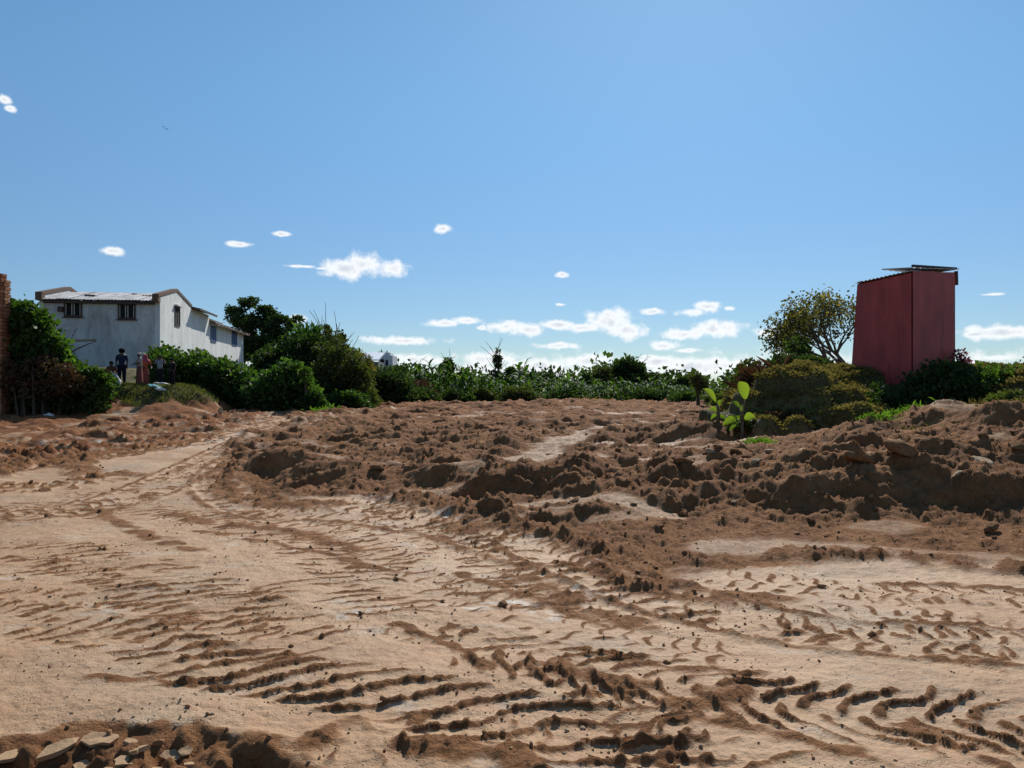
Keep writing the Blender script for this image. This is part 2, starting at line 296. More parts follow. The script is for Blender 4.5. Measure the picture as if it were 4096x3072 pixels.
def terrain(x, y, attrs=False):
    x = np.asarray(x, np.float32).ravel(); y = np.asarray(y, np.float32).ravel()
    wx = x+.25*pn(x*.8, y*.8, 31)+.06*pn(x*4, y*4, 32); wy = y+.25*pn(x*.8+9, y*.8, 33)+.06*pn(x*4, y*4+5, 34)
    near = sst(0, 8, y); nearw = .35+.65*near
    qx = x+(wx-x)*nearw; qy = y+(wy-y)*nearw
    rs = poly_sd(qx, qy, ROUGH); R = sst(-.1, .22, rs)
    lf = sst(-.4, .8, poly_sd(qx, qy, LEFTR))
    R = np.maximum(R, lf*.8)
    pit = sst(-.05, .12, poly_sd(x+.05*pn(x*9, y*9, 40), y+.05*pn(x*9, y*9, 41), PIT))
    pack = np.zeros_like(x)
    for Q, wd in PACKW:
        m, s, t = path_st(qx, qy, Q, wd*2)
        if len(m): pack[m] = np.maximum(pack[m], 1-sst(wd*.5, wd*1.3, np.abs(t)))
    # natural smoother patches on the rough field
    pn1 = pn(x*.45, y*1.1, 44)+.5*pn(x*1.1, y*2.6, 45)
    pack = np.maximum(pack, .85*sst(.28, .55, pn1))
    Rr = R*(1-.8*pack)
    for Q, hw, sp, rh, sl, st, be in TRKW:
        m, s, t = path_st(x, y, Q, hw*1.3)
        if len(m): Rr[m] *= 1-.75*(1-sst(.75, 1.1, np.abs(t)/hw))*min(st, 1)
    z = macro(x, y+(.55*pn(x*.55, y*.3, 46)+.22*pn(x*1.7, y*.8, 47))*sst(7.5, 9, y)).astype(np.float32)
    # plateau on the right with lumpy grassy face
    px_ = x+.5*pn(x*.7, y*.7, 50)+.2*pn(x*2, y*2, 51); py_ = y+.5*pn(x*.7, y*.7, 52)+.2*pn(x*2, y*2, 53)
    ps = poly_sd(px_, py_, PLATEAU); pl = np.clip((ps+.15)/1.7, 0, 1); p3 = pl*3.2+.25*pn(x*.8, y*.8, 57)*sst(0, .15, pl); fl_ = np.floor(p3); pl = np.clip(.2*pl+.8*(fl_+sst(.0, .38, p3-fl_))/3.2, 0, 1)
    zt = 2.12+.12*pn(x*.8, y*.8, 54)-.006*np.clip(y-22, 0, 40)
    terr = pl
    z = np.where(pl > 0, z+(zt-z)*terr, z)
    # notch in front of the hut, filled with shade
    z -= .35*np.exp(-((x-9.6)/.7)**2-((y-17.7)/.6)**2)
    # grassy knoll on the left and house platform
    kx = x+.5*pn(x*.5, y*.5, 60); ky = y+.6*pn(x*.6, y*.6, 61)
    kn = sst(0, 1.9, -12.3-kx)*sst(30.4, 33.6, ky)
    z = z+kn*(1.68-z)+.06*kn*pn(x*1.5, y*1.5, 62)
    hp = sst(37.5, 45, y)*sst(0, 4, -11-x)*(1-sst(85, 110, y)); z = z+hp*(2.75-z)
    # heaps
    hz = z.copy(); wsum = 0
    for hx, hy, ht, rx, ry in HEAPS:
        d = np.hypot((qx-hx)/rx, (qy-hy)/ry); hh = 1-sst(.25, 1.5, d)
        hz = np.maximum(hz, z+(ht-z)*hh)
    z = hz
    z += .22*pn(x*.13+3, y*.2, 66)*sst(36, 48, y)*R
    # rough relief
    far = sst(10, 20, y)
    soil = R*(1-pl)*(1-kn)
    ridg = 1-np.abs(pn(qx*.35+.2*pn(x, y, 70), qy*.9, 71))*2.2
    z += soil*far*(.16*ridg+.08*pn(qx*.9, qy*2.2, 72))*(1-.4*pack)*(1+.5*sst(35, 60, y))
    bank = np.minimum(soil, .25+.75*Rr/np.maximum(R, .05))*(1-.6*pack)
    big = sst(8.7, 9.6, y)*(1-sst(34, 55, y))*.75+.25
    z += bank*.05*fbm(x*1.3, y*1.3, 3, 73)
    z += bank*big*lumps(x+.09*pn(x*5, y*5, 80), y+.09*pn(x*5, y*5, 81), .8, 82, .35, .1, .30, .42)
    z += bank*sst(8.8, 9.4, y)*(1-sst(11, 14, y))*.13*np.abs(fbm(x*1.3, y*1.3+z*2, 4, 87, .55))*(x > -1)
    z += bank*(.4+.6*big)*lumps(x+.05*pn(x*9, y*9, 180), y+.05*pn(x*9, y*9, 181), .36, 83, .6, .1, .40, .5)*(.6)
    z += soil*(1-.5*pack)*sst(8, 11, y)*(.13*fbm(x*.9, y*1.3, 5, 89, .55))
    l2 = lumps(x, y, .15, 84, .8, .15, .55, .8)
    z += bank*l2*.55*(1-.6*sst(20, 40, y))
    z += bank*.022*fbm(x*8, y*8, 4, 85, .65)
    l3 = lumps(x, y, .07, 88, .8, .15, .5, .9); z += bank*l3*.6*(y < 16)
    z += (pl*.9+kn*.5)*(.12*pn(x*1.9, y*1.9, 86)+.06*pn(x*5, y*5, 87))
    # packed clay: faint undulation, sparse crumbs
    sm = (1-soil)*(1-pl)*(1-kn)
    z += sm*(.018*fbm(x*1.1, y*1.6, 3, 90)+.006*fbm(x*9, y*13, 3, 91, .65))
    crumbmask = sst(.0, .5, pn(x*.9, y*1.4, 92)+.35*pn(x*5, y*5, 93))
    lc = lumps(x, y, .11, 94, .45, .05, .34, .8)
    z += sm*crumbmask*lc*.45
    mud = np.maximum(Rr*1.0, 0); rib_all = np.zeros_like(x)
    berm_all = np.zeros_like(x)
    brk = .5+.5*np.clip(pn(x*2.2, y*2.2, 100)*2.2+.45, -1, 1)
    fine = fbm(x*14, y*14, 2, 101)
    for ti, (Q, hw, sp, rh, sl, st, be) in enumerate(TRKW):
        m, s, t = path_st(x+.03*pn(x*3, y*3, 102), y+.03*pn(x*3, y*3, 103), Q, hw*1.5)
        if not len(m): continue
        a = np.abs(t)/hw
        ph = ((s-(sl-10)*t)/sp+.16*np.sin(t/hw*3.4) if sl > 5 else s/sp+.5*(t > 0)+sl*a*hw/sp*1.0+.22*np.sin(a*5.5))+.15*pn(x[m]*2.5, y[m]*2.5, 104+ti)
        q = ph-np.floor(ph); wdt = .125+.06*pn(x[m]*3, y[m]*3, 105)
        rib = np.exp(-(np.abs(q-.5)/wdt)**2.6)*(1-sst(.85, 1.08, a+.12*pn(x[m]*6, y[m]*6, 106)))*sst(.0, .16, a+.05)
        lug_id = np.floor(ph).astype(np.int32); rnd = _rv[(lug_id*17+ti*101) & 4095, 0]
        k = st*rib*np.clip((.35+brk[m])*(.6+.6*rnd), 0, 1)
        tot = float(np.hypot(*np.diff(Q, axis=0).T).sum()); k = k*sst(.02, .35, s)*sst(.02, .35, tot-s)
        if st < .95: k = k*(.15+.85*sst(-.28, .10, pn(x[m]*2.1, y[m]*4.5, 150+ti)))
        z[m] += rh*(.85 if st >= .95 else 1.15)*np.clip(k*(1+.35*fine[m]+.35*np.clip(l3[m]/.02, 0, 1)), 0, 1.35)-.008*st*(1-sst(.85, 1.0, a))
        rib_all[m] = np.maximum(rib_all[m], k)
        if be:
            b = np.exp(-((a-1.15)/.16)**2)*st; z[m] += .030*b*np.clip(.6+1.3*pn(x[m]*5, y[m]*5, 110)+.5*np.clip(l3[m]/.02, 0, 1)+.25*fine[m], 0, 1.5); berm_all[m] = np.maximum(berm_all[m], b*(.35+.5*brk[m]))
    hb = np.zeros_like(x)
    for bi, (Q, wd, h) in enumerate(BERMW):
        m, s, t = path_st(x+.05*pn(x*7, y*7, 120), y+.05*pn(x*7, y*7, 121), Q, wd*2.2)
        if not len(m): continue
        b = np.exp(-(t/wd)**2)*np.clip(.75+1.1*pn(x[m]*4, y[m]*4, 122), 0, 1.3)
        hb[m] = np.maximum(hb[m], h*np.clip(b*(.65+.22*np.clip(l2[m]/.05, 0, 1)+.22*np.clip(l3[m]/.02, 0, 1)+.2*fine[m]), 0, 1.2)); berm_all[m] = np.maximum(berm_all[m], np.clip(b, 0, 1))
    z += hb
    z -= pit*.10*np.clip(.8+1.2*pn(x*3, y*3, 133), .1, 1.4); z += pit*(lumps(x, y, .16, 130, .9, .15, .5, .8)+.7*lumps(x, y, .07, 134, .9, .15, .5, .8)+.03*fbm(x*8, y*8, 3, 131))
    if not attrs: return z
    mud = np.clip(np.maximum.reduce([Rr, np.where(y < 4.5, sst(-.10, .03, poly_sd(x+.07*pn(x*7, y*7, 40), y+.07*pn(x*7, y*7, 41), PIT)), 0), np.clip(rib_all*1.45, 0, 1), berm_all, pit, sm*crumbmask*np.clip(lc*30, 0, 1)*.8])+.12*fine*(Rr > .1), 0, 1)
    pale = np.zeros_like(x)
    for Q, wd in PALEW:
        m, s, t = path_st(x, y, Q, wd*1.6)
        if len(m): pale[m] = np.maximum(pale[m], (1-sst(wd*.4, wd*1.4, np.abs(t)))*sst(-.2, .3, pn(x[m]*3/wd*.2, y[m]*5/wd*.2, 140)))
    pale *= (1-mud*.8)
    grass = np.maximum(sst(.01, .16, pl+.1*pn(x*2, y*2, 141)*(pl > .01)), sst(.25, .7, kn+.25*pn(x*1.5, y*1.5, 142)*(kn > .05)))
    grass = np.maximum(grass, sst(.2, .6, hp)); grass = np.maximum(grass, sst(60, 66, y+1.5*pn(x*.3, y*.3, 143)))
    red = np.maximum(lf, sst(20, 34, y)*.55*(1-sst(-4, 12, x)*.6))
    return z, mud, pale, grass, red, R, pl, kn
def hz(x, y): return float(terrain(np.array([x]), np.array([y]))[0])

# ------------------------------------------------------------------ materials
def mat_new(name):
    m = bpy.data.materials.new(name); m.use_nodes = True; nt = m.node_tree
    for n in list(nt.nodes): nt.nodes.remove(n)
    o = nt.nodes.new('ShaderNodeOutputMaterial'); return m, nt, o
def simple(name, col, rough=.8, var=.25, scale=6, bump=.0, spec=.3, metal=0, col2=None, stretch=(1, 1, 1), bscale=None):
    m, nt, o = mat_new(name); n = nt.nodes; l = nt.links
    p = n.new('ShaderNodeBsdfPrincipled'); l.new(p.outputs[0], o.inputs[0])
    tc = n.new('ShaderNodeTexCoord'); mp = n.new('ShaderNodeMapping'); mp.inputs['Scale'].default_value = stretch; l.new(tc.outputs['Object'], mp.inputs[0])
    t = n.new('ShaderNodeTexNoise'); t.inputs['Scale'].default_value = scale; t.inputs['Detail'].default_value = 6; t.inputs['Roughness'].default_value = .65
    l.new(mp.outputs[0], t.inputs['Vector'])
    r = n.new('ShaderNodeValToRGB'); c2 = col2 or tuple(c*(1-var) for c in col); c1 = col if col2 else tuple(min(1, c*(1+var*.5)) for c in col)
    r.color_ramp.elements[0].position = .32; r.color_ramp.elements[0].color = (*c2, 1); r.color_ramp.elements[1].position = .68; r.color_ramp.elements[1].color = (*c1, 1)
    l.new(t.outputs[0], r.inputs[0]); l.new(r.outputs[0], p.inputs['Base Color'])
    p.inputs['Roughness'].default_value = rough; p.inputs['Specular IOR Level'].default_value = spec; p.inputs['Metallic'].default_value = metal
    if bump:
        t2 = n.new('ShaderNodeTexNoise'); t2.inputs['Scale'].default_value = bscale or scale*4; t2.inputs['Detail'].default_value = 4; l.new(mp.outputs[0], t2.inputs['Vector'])
        b = n.new('ShaderNodeBump'); b.inputs['Strength'].default_value = bump; b.inputs['Distance'].default_value = .02; l.new(t2.outputs[0], b.inputs['Height']); l.new(b.outputs[0], p.inputs['Normal'])
    return m
def leafmat(name, cols, trans=.35, rough=.75, tcol=None):
    """cols: list of (pos, rgb) over the per-leaf tint"""
    m, nt, o = mat_new(name); n = nt.nodes; l = nt.links
    a = n.new('ShaderNodeAttribute'); a.attribute_name = 'tint'; r = n.new('ShaderNodeValToRGB'); l.new(a.outputs['Fac'], r.inputs[0])
    e = r.color_ramp.elements; e[0].position, e[0].color = cols[0][0], (*cols[0][1], 1); e[1].position, e[1].color = cols[-1][0], (*cols[-1][1], 1)
    for p_, c in cols[1:-1]: q = e.new(p_); q.color = (*c, 1)
    p = n.new('ShaderNodeBsdfPrincipled'); l.new(r.outputs[0], p.inputs['Base Color']); p.inputs['Roughness'].default_value = rough; p.inputs['Specular IOR Level'].default_value = .16
    t = n.new('ShaderNodeBsdfTranslucent'); mx = n.new('ShaderNodeMixRGB'); mx.blend_type = 'MULTIPLY'; mx.inputs[0].default_value = 1; l.new(r.outputs[0], mx.inputs[1]); mx.inputs[2].default_value = (*(tcol or (1.6, 1.9, .5)), 1)
    l.new(mx.outputs[0], t.inputs[0]); s = n.new('ShaderNodeMixShader'); s.inputs[0].default_value = trans; l.new(p.outputs[0], s.inputs[1]); l.new(t.outputs[0], s.inputs[2]); l.new(s.outputs[0], o.inputs[0])
    return m
def ground_mat():
    m, nt, o = mat_new('earth'); n = nt.nodes; l = nt.links
    p = n.new('ShaderNodeBsdfPrincipled'); l.new(p.outputs[0], o.inputs[0])
    tc = n.new('ShaderNodeTexCoord')
    def noise(scale, det=5, ro=.6, st=(1, 1, 1)):
        mp = n.new('ShaderNodeMapping'); mp.inputs['Scale'].default_value = st; l.new(tc.outputs['Object'], mp.inputs[0])
        t = n.new('ShaderNodeTexNoise'); t.inputs['Scale'].default_value = scale; t.inputs['Detail'].default_value = det; t.inputs['Roughness'].default_value = ro; l.new(mp.outputs[0], t.inputs['Vector']); return t.outputs[0]
    def ramp(f, *st):
        r = n.new('ShaderNodeValToRGB'); e = r.color_ramp.elements; e[0].position, e[0].color = st[0][0], (*st[0][1], 1); e[1].position, e[1].color = st[-1][0], (*st[-1][1], 1)
        for p_, c in st[1:-1]: q = e.new(p_); q.color = (*c, 1)
        l.new(f, r.inputs[0]); return r.outputs[0]
    def mix(f, a, b, bt='MIX'):
        x = n.new('ShaderNodeMix'); x.data_type = 'RGBA'; x.blend_type = bt
        if isinstance(f, float): x.inputs[0].default_value = f
        else: l.new(f, x.inputs[0])
        for i, v in ((6, a), (7, b)):
            if isinstance(v, tuple): x.inputs[i].default_value = (*v, 1)
            else: l.new(v, x.inputs[i])
        return x.outputs[2]
    def ma0(op, a, b):
        q = n.new('ShaderNodeMath'); q.operation = op
        for i, v in enumerate((a, b)):
            if isinstance(v, float): q.inputs[i].default_value = v
            else: l.new(v, q.inputs[i])
        return q.outputs[0]
    def attr(a): q = n.new('ShaderNodeAttribute'); q.attribute_name = a; return q.outputs['Fac']
    def mr(v, a, b, c=0., d=1.):
        q = n.new('ShaderNodeMapRange'); l.new(v, q.inputs[0]); q.inputs[1].default_value = a; q.inputs[2].default_value = b; q.inputs[3].default_value = c; q.inputs[4].default_value = d; return q.outputs[0]
    sm = ramp(noise(.9, 6, .62), (.28, (.34, .185, .082)), (.5, (.465, .272, .138)), (.72, (.51, .345, .205)))
    sm = mix(mr(noise(2.6, 5, .6, (1, .6, 1)), .50, .72), sm, (.42, .225, .115))
    sm = mix(mr(noise(1.7, 7, .7, (.7, 1.3, 1)), .57, .68, 0, .75), sm, (.50, .42, .335))          # dried pale skin of clay
    sm = mix(mr(noise(45, 4, .7), .35, .7, 0, .30), sm, (.20, .125, .075))
    sm = mix(mr(noise(11, 8, .75, (.6, 1.4, 1)), .58, .66, 0, .7), sm, (.20, .122, .068))
    sm = mix(mr(noise(.55, 4, .5), .5, .7, 0, .6), sm, (.31, .225, .145))
    ro = ramp(noise(2.0, 8, .7), (.25, (.115, .044, .015)), (.5, (.235, .098, .034)), (.75, (.37, .185, .078)))
    ro = mix(mr(noise(14, 5, .7), .4, .75, 0, .5), ro, (.33, .18, .09))
    ro = mix(attr('red'), ro, ramp(noise(1.8, 8, .7), (.25, (.125, .042, .015)), (.5, (.235, .088, .030)), (.75, (.38, .18, .075))))
    sm = mix(mr(attr('field'), 0., 1., 0, .92), sm, ramp(noise(3.1, 7, .65), (.3, (.20, .095, .036)), (.7, (.33, .18, .080))))
    mudf = mr(ma0('ADD', attr('mud'), ma0('MULTIPLY', ma0('SUBTRACT', noise(16, 6, .7), .5), .75)), .2, .48)
    c = mix(mudf, sm, ro)
    c = mix(mr(noise(30, 3, .8), .30, .46, .45, 0), c, (.075, .042, .024))
    c = mix(attr('pale'), c, (.55, .46, .37))
    gr = ramp(noise(3.5, 8, .75), (.3, (.05, .045, .02)), (.5, (.105, .092, .035)), (.72, (.17, .135, .06)))
    c = mix(attr('grassy'), c, gr)
    l.new(c, p.inputs['Base Color'])
    l.new(mr(attr('mud'), .1, .6, .62, .95), p.inputs['Roughness']); p.inputs['Specular IOR Level'].default_value = .22
    # relief: grain + fine shrinkage cracks on the packed clay
    vo = n.new('ShaderNodeTexVoronoi'); vo.feature = 'DISTANCE_TO_EDGE'; vo.inputs['Scale'].default_value = 3.2
    ws = n.new('ShaderNodeTexNoise'); ws.inputs['Scale'].default_value = 5; ws.inputs['Detail'].default_value = 5; l.new(tc.outputs['Object'], ws.inputs['Vector'])
    va = n.new('ShaderNodeVectorMath'); va.operation = 'MULTIPLY_ADD'; l.new(ws.outputs['Color'], va.inputs[0]); va.inputs[1].default_value = (.35, .35, .35); l.new(tc.outputs['Object'], va.inputs[2]); l.new(va.outputs[0], vo.inputs['Vector'])
    crk = mr(vo.outputs['Distance'], 0, .018)
    g1 = noise(38, 6, .7); g2 = noise(9, 6, .7)
    def ma(op, a, b):
        q = n.new('ShaderNodeMath'); q.operation = op
        for i, v in enumerate((a, b)):
            if isinstance(v, float): q.inputs[i].default_value = v
            else: l.new(v, q.inputs[i])
        return q.outputs[0]
    hgt = ma('ADD', ma('ADD', ma('MULTIPLY', g1, .030), ma('MULTIPLY', g2, .050)), ma('MULTIPLY', crk, .008))
    b = n.new('ShaderNodeBump'); b.inputs['Distance'].default_value = 1.0; l.new(hgt, b.inputs['Height']); l.new(mr(attr('mud'), .1, .6, .5, 1.0), b.inputs['Strength']); l.new(b.outputs[0], p.inputs['Normal'])
    return m
EARTH = ground_mat()
CLOD = simple('clod_earth', (.28, .145, .066), .95, .45, 5, .8, .15, bscale=22)
CLODPALE = simple('clod_pale', (.40, .29, .18), .9, .3, 4, .6, .2, bscale=18)
CLODRED = simple('clod_red', (.25, .125, .06), .95, .4, 5, .8, .15, bscale=22)

# ------------------------------------------------------------------ ground
nr, ncol = 1060, 900
Yr = 2.4*np.exp(np.linspace(0, math.log(135/2.4), nr))
tt = np.linspace(-1, 1, ncol); U = .80*(.58*tt+.42*tt**3)
GX = (Yr[:, None]+4)*U[None, :]; GY = np.repeat(Yr[:, None], ncol, 1)
z, mud, pale, grass, red, soil, plm, knm = terrain(GX, GY, True)
ii = (np.arange(nr-1)[:, None]*ncol+np.arange(ncol-1)[None, :]).ravel()
Fq = np.stack([ii, ii+1, ii+ncol+1, ii+ncol], 1)
V = np.stack([GX.ravel(), GY.ravel(), z], 1)
g = mesh_np('ground', V, Fq, EARTH, smooth=True, attrs={'mud': ('POINT', mud), 'pale': ('POINT', pale), 'grassy': ('POINT', grass), 'red': ('POINT', red), 'field': ('POINT', np.clip(soil, 0, 1))})
tag(g, 'bare churned clay ground with tyre tracks and rubble banks', kind='structure')
GR = {'z': z.reshape(nr, ncol), 'g': grass.reshape(nr, ncol)}
def look(k, x, y):
    x = np.asarray(x, float); y = np.asarray(y, float); fr = np.clip(np.log(np.maximum(y, 2.4)/2.4)/math.log(135/2.4)*(nr-1), 0, nr-1.001); fc = np.clip(np.interp(x/(y+4), U, np.arange(ncol)), 0, ncol-1.001)
    i = fr.astype(int); j = fc.astype(int); a = fr-i; b = fc-j; A = GR[k]
    return (A[i, j]*(1-b)+A[i, j+1]*b)*(1-a)+(A[i+1, j]*(1-b)+A[i+1, j+1]*b)*a
def hz(x, y): return float(look('z', np.array([x]), np.array([y]))[0])
# the land beyond and around, out to the horizon
mb = MB()
ex = .62
ring = [(-900, -400), (900, -400), (4000, 5000), (-4000, 5000)]
V2 = [(-6000, -3000, -.12), (6000, -3000, -.12), (6000, 6000, -.12), (-6000, 6000, -.12)]
g2 = mesh_np('far_ground', V2, [[0, 1, 2, 3]], EARTH, attrs={'mud': ('POINT', [.3]*4), 'pale': ('POINT', [0]*4), 'grassy': ('POINT', [.7]*4), 'red': ('POINT', [0]*4)})
tag(g2, 'open land beyond the field', kind='structure')

# ------------------------------------------------------------------ clods and boulders
def rock_np(seed, sub=2, ang=.35, flat=.75):
    bm = bmesh.new(); bmesh.ops.create_icosphere(bm, subdivisions=sub, radius=1)
    r = np.random.default_rng(seed); V = np.array([v.co[:] for v in bm.verts]); Fc = np.array([[v.index for v in f.verts] for f in bm.faces])
    bm.free()
    for _ in range(16):       # broken faces
        n = r.normal(size=3); n /= np.linalg.norm(n); d = r.uniform(.5, .85); h = V@n; V -= np.outer(np.clip(h-d, 0, None), n)
    V += ang*.12*r.normal(size=V.shape); V[:, 2] *= flat; V[:, 0] *= r.uniform(.9, 1.35)
    return V, Fc
def rock_mesh(name, seed, mat, sub=3, flat=.75):
    V, Fc = rock_np(seed, sub, .22, flat)
    q = fbm(V[:, 0]*2+seed, V[:, 1]*2+V[:, 2]*1.7, 3, seed); V = V*(1+.16*q[:, None]); o = mesh_np(name, V, Fc, mat); return o
CLG = 'clods of earth lying on the rubble bank'
protos = {}
def place_rock(x, y, Y, size, kind=0, label=None, cat='clod', group=CLG, name='clod', zoff=.05, rot=None, flat=.8):
    key = (kind, random.randrange(4)); mat = (CLOD, CLODPALE, CLODRED)[kind]
    if key not in protos: o = rock_mesh(name, key[0]*10+key[1]+3, mat, 3); protos[key] = o.data
    else: o = bpy.data.objects.new(name, protos[key]); C.objects.link(o)
    if Y is None: X, Yw = x, y
    else: p = at(x, y, Y); X, Yw = p.x, p.y
    o.location = (X, Yw, hz(X, Yw)+size*zoff*flat); o.scale = (size*random.uniform(.85, 1.2), size*random.uniform(.8, 1.1), size*random.uniform(.7, 1)*flat)
    o.rotation_euler = rot or (random.uniform(-.5, .5), random.uniform(-.5, .5), random.uniform(0, 6.28))
    tag(o, label or 'brown clod of earth lying on the rubble bank below the red hut', cat, group); return o
if 0: place_rock(2048, 885, 13.6, .42, 0, 'large rounded tan boulder on the crest of the bank in front of the red hut', 'boulder', None, 'boulder', -.25, (0, .1, .2), .95)
place_rock(1752, 1003, 10.9, .24, 1, 'flat topped pale boulder on the crest of the rubble bank', 'boulder', None, 'boulder', .2, (.1, 0, 1.2), .8)
place_rock(1950, 1028, 10.2, .26, 0, 'big brown overhanging boulder high on the rubble bank', 'boulder', None, 'boulder', .2, (.2, .2, .3), .8)
place_rock(1855, 1040, 9.9, .22, 0, 'split brown boulder midway up the steep dark part of the bank', 'boulder', None, 'boulder', .2)
place_rock(2122, 1022, 10.0, .15, 1, 'small pale boulder at the right on top of the bank', 'boulder', None, 'boulder', .25)
place_rock(1480, 1012, 10.9, .2, 0, 'pointed brown clod at the left end of the steep bank', 'clod', None, 'clod', .3)
place_rock(1642, 993, 11.2, .16, 0, 'dark clod standing alone on the tan strip above the bank', 'clod', None, 'clod', .3)
place_rock(1085, 1302, None if 0 else gw(1085,1306)[1], .055, 0, 'small dark triangular clod alone on the smooth clay', 'clod', None, 'clod', .35)
place_rock(955, 990, 13.0, .17, 0, 'dark round clod on the pile left of the middle', 'clod', None, 'clod', .2)
place_rock(815, 1047, gw(815,1052)[1], .13, 0, 'dark clod at the foot of the pile near the curved track', 'clod', None, 'clod', .25)
place_rock(2140, 1165, gw(2140,1170)[1], .09, 0, 'upright dark clod on the tan shelf below the bank', 'clod', None, 'clod', .4)
random.seed(23)
for i in range(52):
    x = random.uniform(1420, 2210); y = random.uniform(985, 1150); Y = 9.0+(1150-y)/165*2.4; Y = random.uniform(8.9, 12.2)
    X = (x*K-512)/F*Y; place_rock(X, Y, None, random.choice((.04, .05, .06, .08, .12))*random.uniform(.8, 1.3), 0) if i % 5 else place_rock(X, Y, None, random.uniform(.05, .1), 1, 'pale clod of dried clay lying on the rubble bank')
for i in range(26):
    x = random.uniform(620, 1450); Y = random.uniform(10.5, 17) if x < 1000 else random.uniform(9.3, 15)
    place_rock((x*K-512)/F*Y, Y, None, random.choice((.05, .06, .07, .09))*random.uniform(.8, 1.2), 0, 'brown clod of earth lying on the central rubble heaps', 'clod', 'clods on the central heaps')
# crumbs: uncountable small clods
def crumbs(name, pts, sizes, mat, label, cat='rubble'):
    V0, F0 = rock_np(77, 1, .8, .8)
    V0 = V0[:]; n = len(pts); a = rng.uniform(0, 6.28, n); b = rng.uniform(-.6, .6, n)
    ca, sa, cb, sb = np.cos(a), np.sin(a), np.cos(b), np.sin(b)
    J = V0[None]*(1+.22*rng.normal(size=(n, len(V0), 1))); J *= sizes[:, None, None]*rng.uniform(.7, 1.3, (n, 1, 3))
    X = J[..., 0]*ca[:, None]-J[..., 1]*sa[:, None]; Y = J[..., 0]*sa[:, None]+J[..., 1]*ca[:, None]; Z = J[..., 2]
    X, Z = X*cb[:, None]-Z*sb[:, None], X*sb[:, None]+Z*cb[:, None]
    P = np.stack([X, Y, Z], -1)+pts[:, None, :]
    Fc = (F0[None]+(np.arange(n)*len(V0))[:, None, None]).reshape(-1, 3)
    o = mesh_np(name, P.reshape(-1, 3), Fc, mat); return tag(o, label, cat, kind='stuff')
idx = np.arange(len(z)); Yv = V[:, 1]
wgt = np.clip(mud, 0, 1)**2*(Yv < 22)*(Yv**1.2)*(np.abs(V[:, 0]) < Yv*.75)*(grass < .3); cs = np.cumsum(wgt); cs /= cs[-1]
pick = np.searchsorted(cs, rng.random(5200)); sz = (.006+.030*rng.random(5200)**4)*(.6+.05*Yv[pick])
P = V[pick].copy(); P[:, 2] += sz*.3
crumbs('loose_clods', P, sz, CLOD, 'crumbled brown soil scattered over the rubble and along the tyre ribs')

wgt = (1-np.clip(mud*1.6, 0, 1))*(Yv < 12)*(Yv**1.0)*(np.abs(V[:, 0]) < Yv*.75)*(Yv > 2.6)*np.clip(.3+pn(V[:, 0]*1.3, V[:, 1]*1.3, 400)*2, 0.02, 1); cs = np.cumsum(wgt); cs /= cs[-1]
pick = np.searchsorted(cs, rng.random(3000)); sz = .004+.013*rng.random(3000)**3; P = V[pick].copy(); P[:, 2] += sz*.3
crumbs('clay_flakes', P[:1500], sz[:1500], CLOD, 'small dark crumbs strewn over the packed clay'); crumbs('clay_flakes', P[1500:], sz[1500:], CLODPALE, 'small pale flakes strewn over the packed clay')

# ------------------------------------------------------------------ dried mud slabs at the bottom left
SLAB = simple('slab_clay', (.42, .27, .15), .85, .25, 6, .5, .2, bscale=25)
def slab(x, y, w_, d_, t_, tilt, yaw, label=None, group=None):
    r = np.random.default_rng(int(x*7+y)); n = 9; t_ *= .6; ang = np.sort(r.uniform(0, 6.28, n)+0); ang = np.linspace(0, 6.28, n, endpoint=False)+r.uniform(-.3, .3, n)
    rad = r.uniform(.6, 1.15, n); mb = MB(); top = []; bot = []
    for a, q in zip(ang, rad):
        top.append((math.cos(a)*w_*q, math.sin(a)*d_*q, t_/2+r.uniform(-.25, .25)*t_)); bot.append((math.cos(a)*w_*q*.9, math.sin(a)*d_*q*.9, -t_/2))
    mb.poly(top); mb.poly(bot[::-1])
    for i in range(n): j = (i+1) % n; mb.poly([bot[i], bot[j], top[j], top[i]])
    w_ = w_*1.0
    o = mb.build('mud_slab', EARTH if False else SLAB); X, Y = gw(x, y, 0)
    o.location = (X, Y, hz(X, Y)+t_*.25); o.rotation_euler = (tilt[0]*.7, tilt[1]*.7, yaw)
    tag(o, label or 'cracked slab of dried mud at the edge of the torn rut', 'mud slab', group or 'slabs of dried mud broken up at the rut'); return o
for a in [(215,1592,.12,.07,.035,(.25,.1),.2,'long pale mud slab lying along the top edge of the dark rut'),(130,1605,.10,.06,.04,(.2,-.2),1.0,None),(378,1598,.06,.045,.03,(.5,.2),.4,'pale wedge of dried mud standing beside the rut'),
          (300,1612,.06,.05,.03,(-.2,.3),2,None),(270,1630,.05,.045,.03,(.4,0),1,None),(60,1640,.11,.07,.04,(.1,.15),.3,None),(30,1612,.09,.06,.035,(.05,.1),.9,None),(340,1628,.05,.04,.03,(.3,.5),2.2,None),
          (240,1648,.04,.03,.025,(.2,.4),.7,None),(180,1622,.06,.04,.03,(.5,-.2),1.4,None),(415,1618,.05,.035,.03,(-.3,.2),.2,None),(120,1650,.05,.04,.03,(.3,.2),.2,None),(285,1590,.045,.03,.03,(.3,.6),.2,None),(400,1596,.04,.03,.02,(.6,.2),.2,None)]:
    slab(*a[:7], label=a[7])

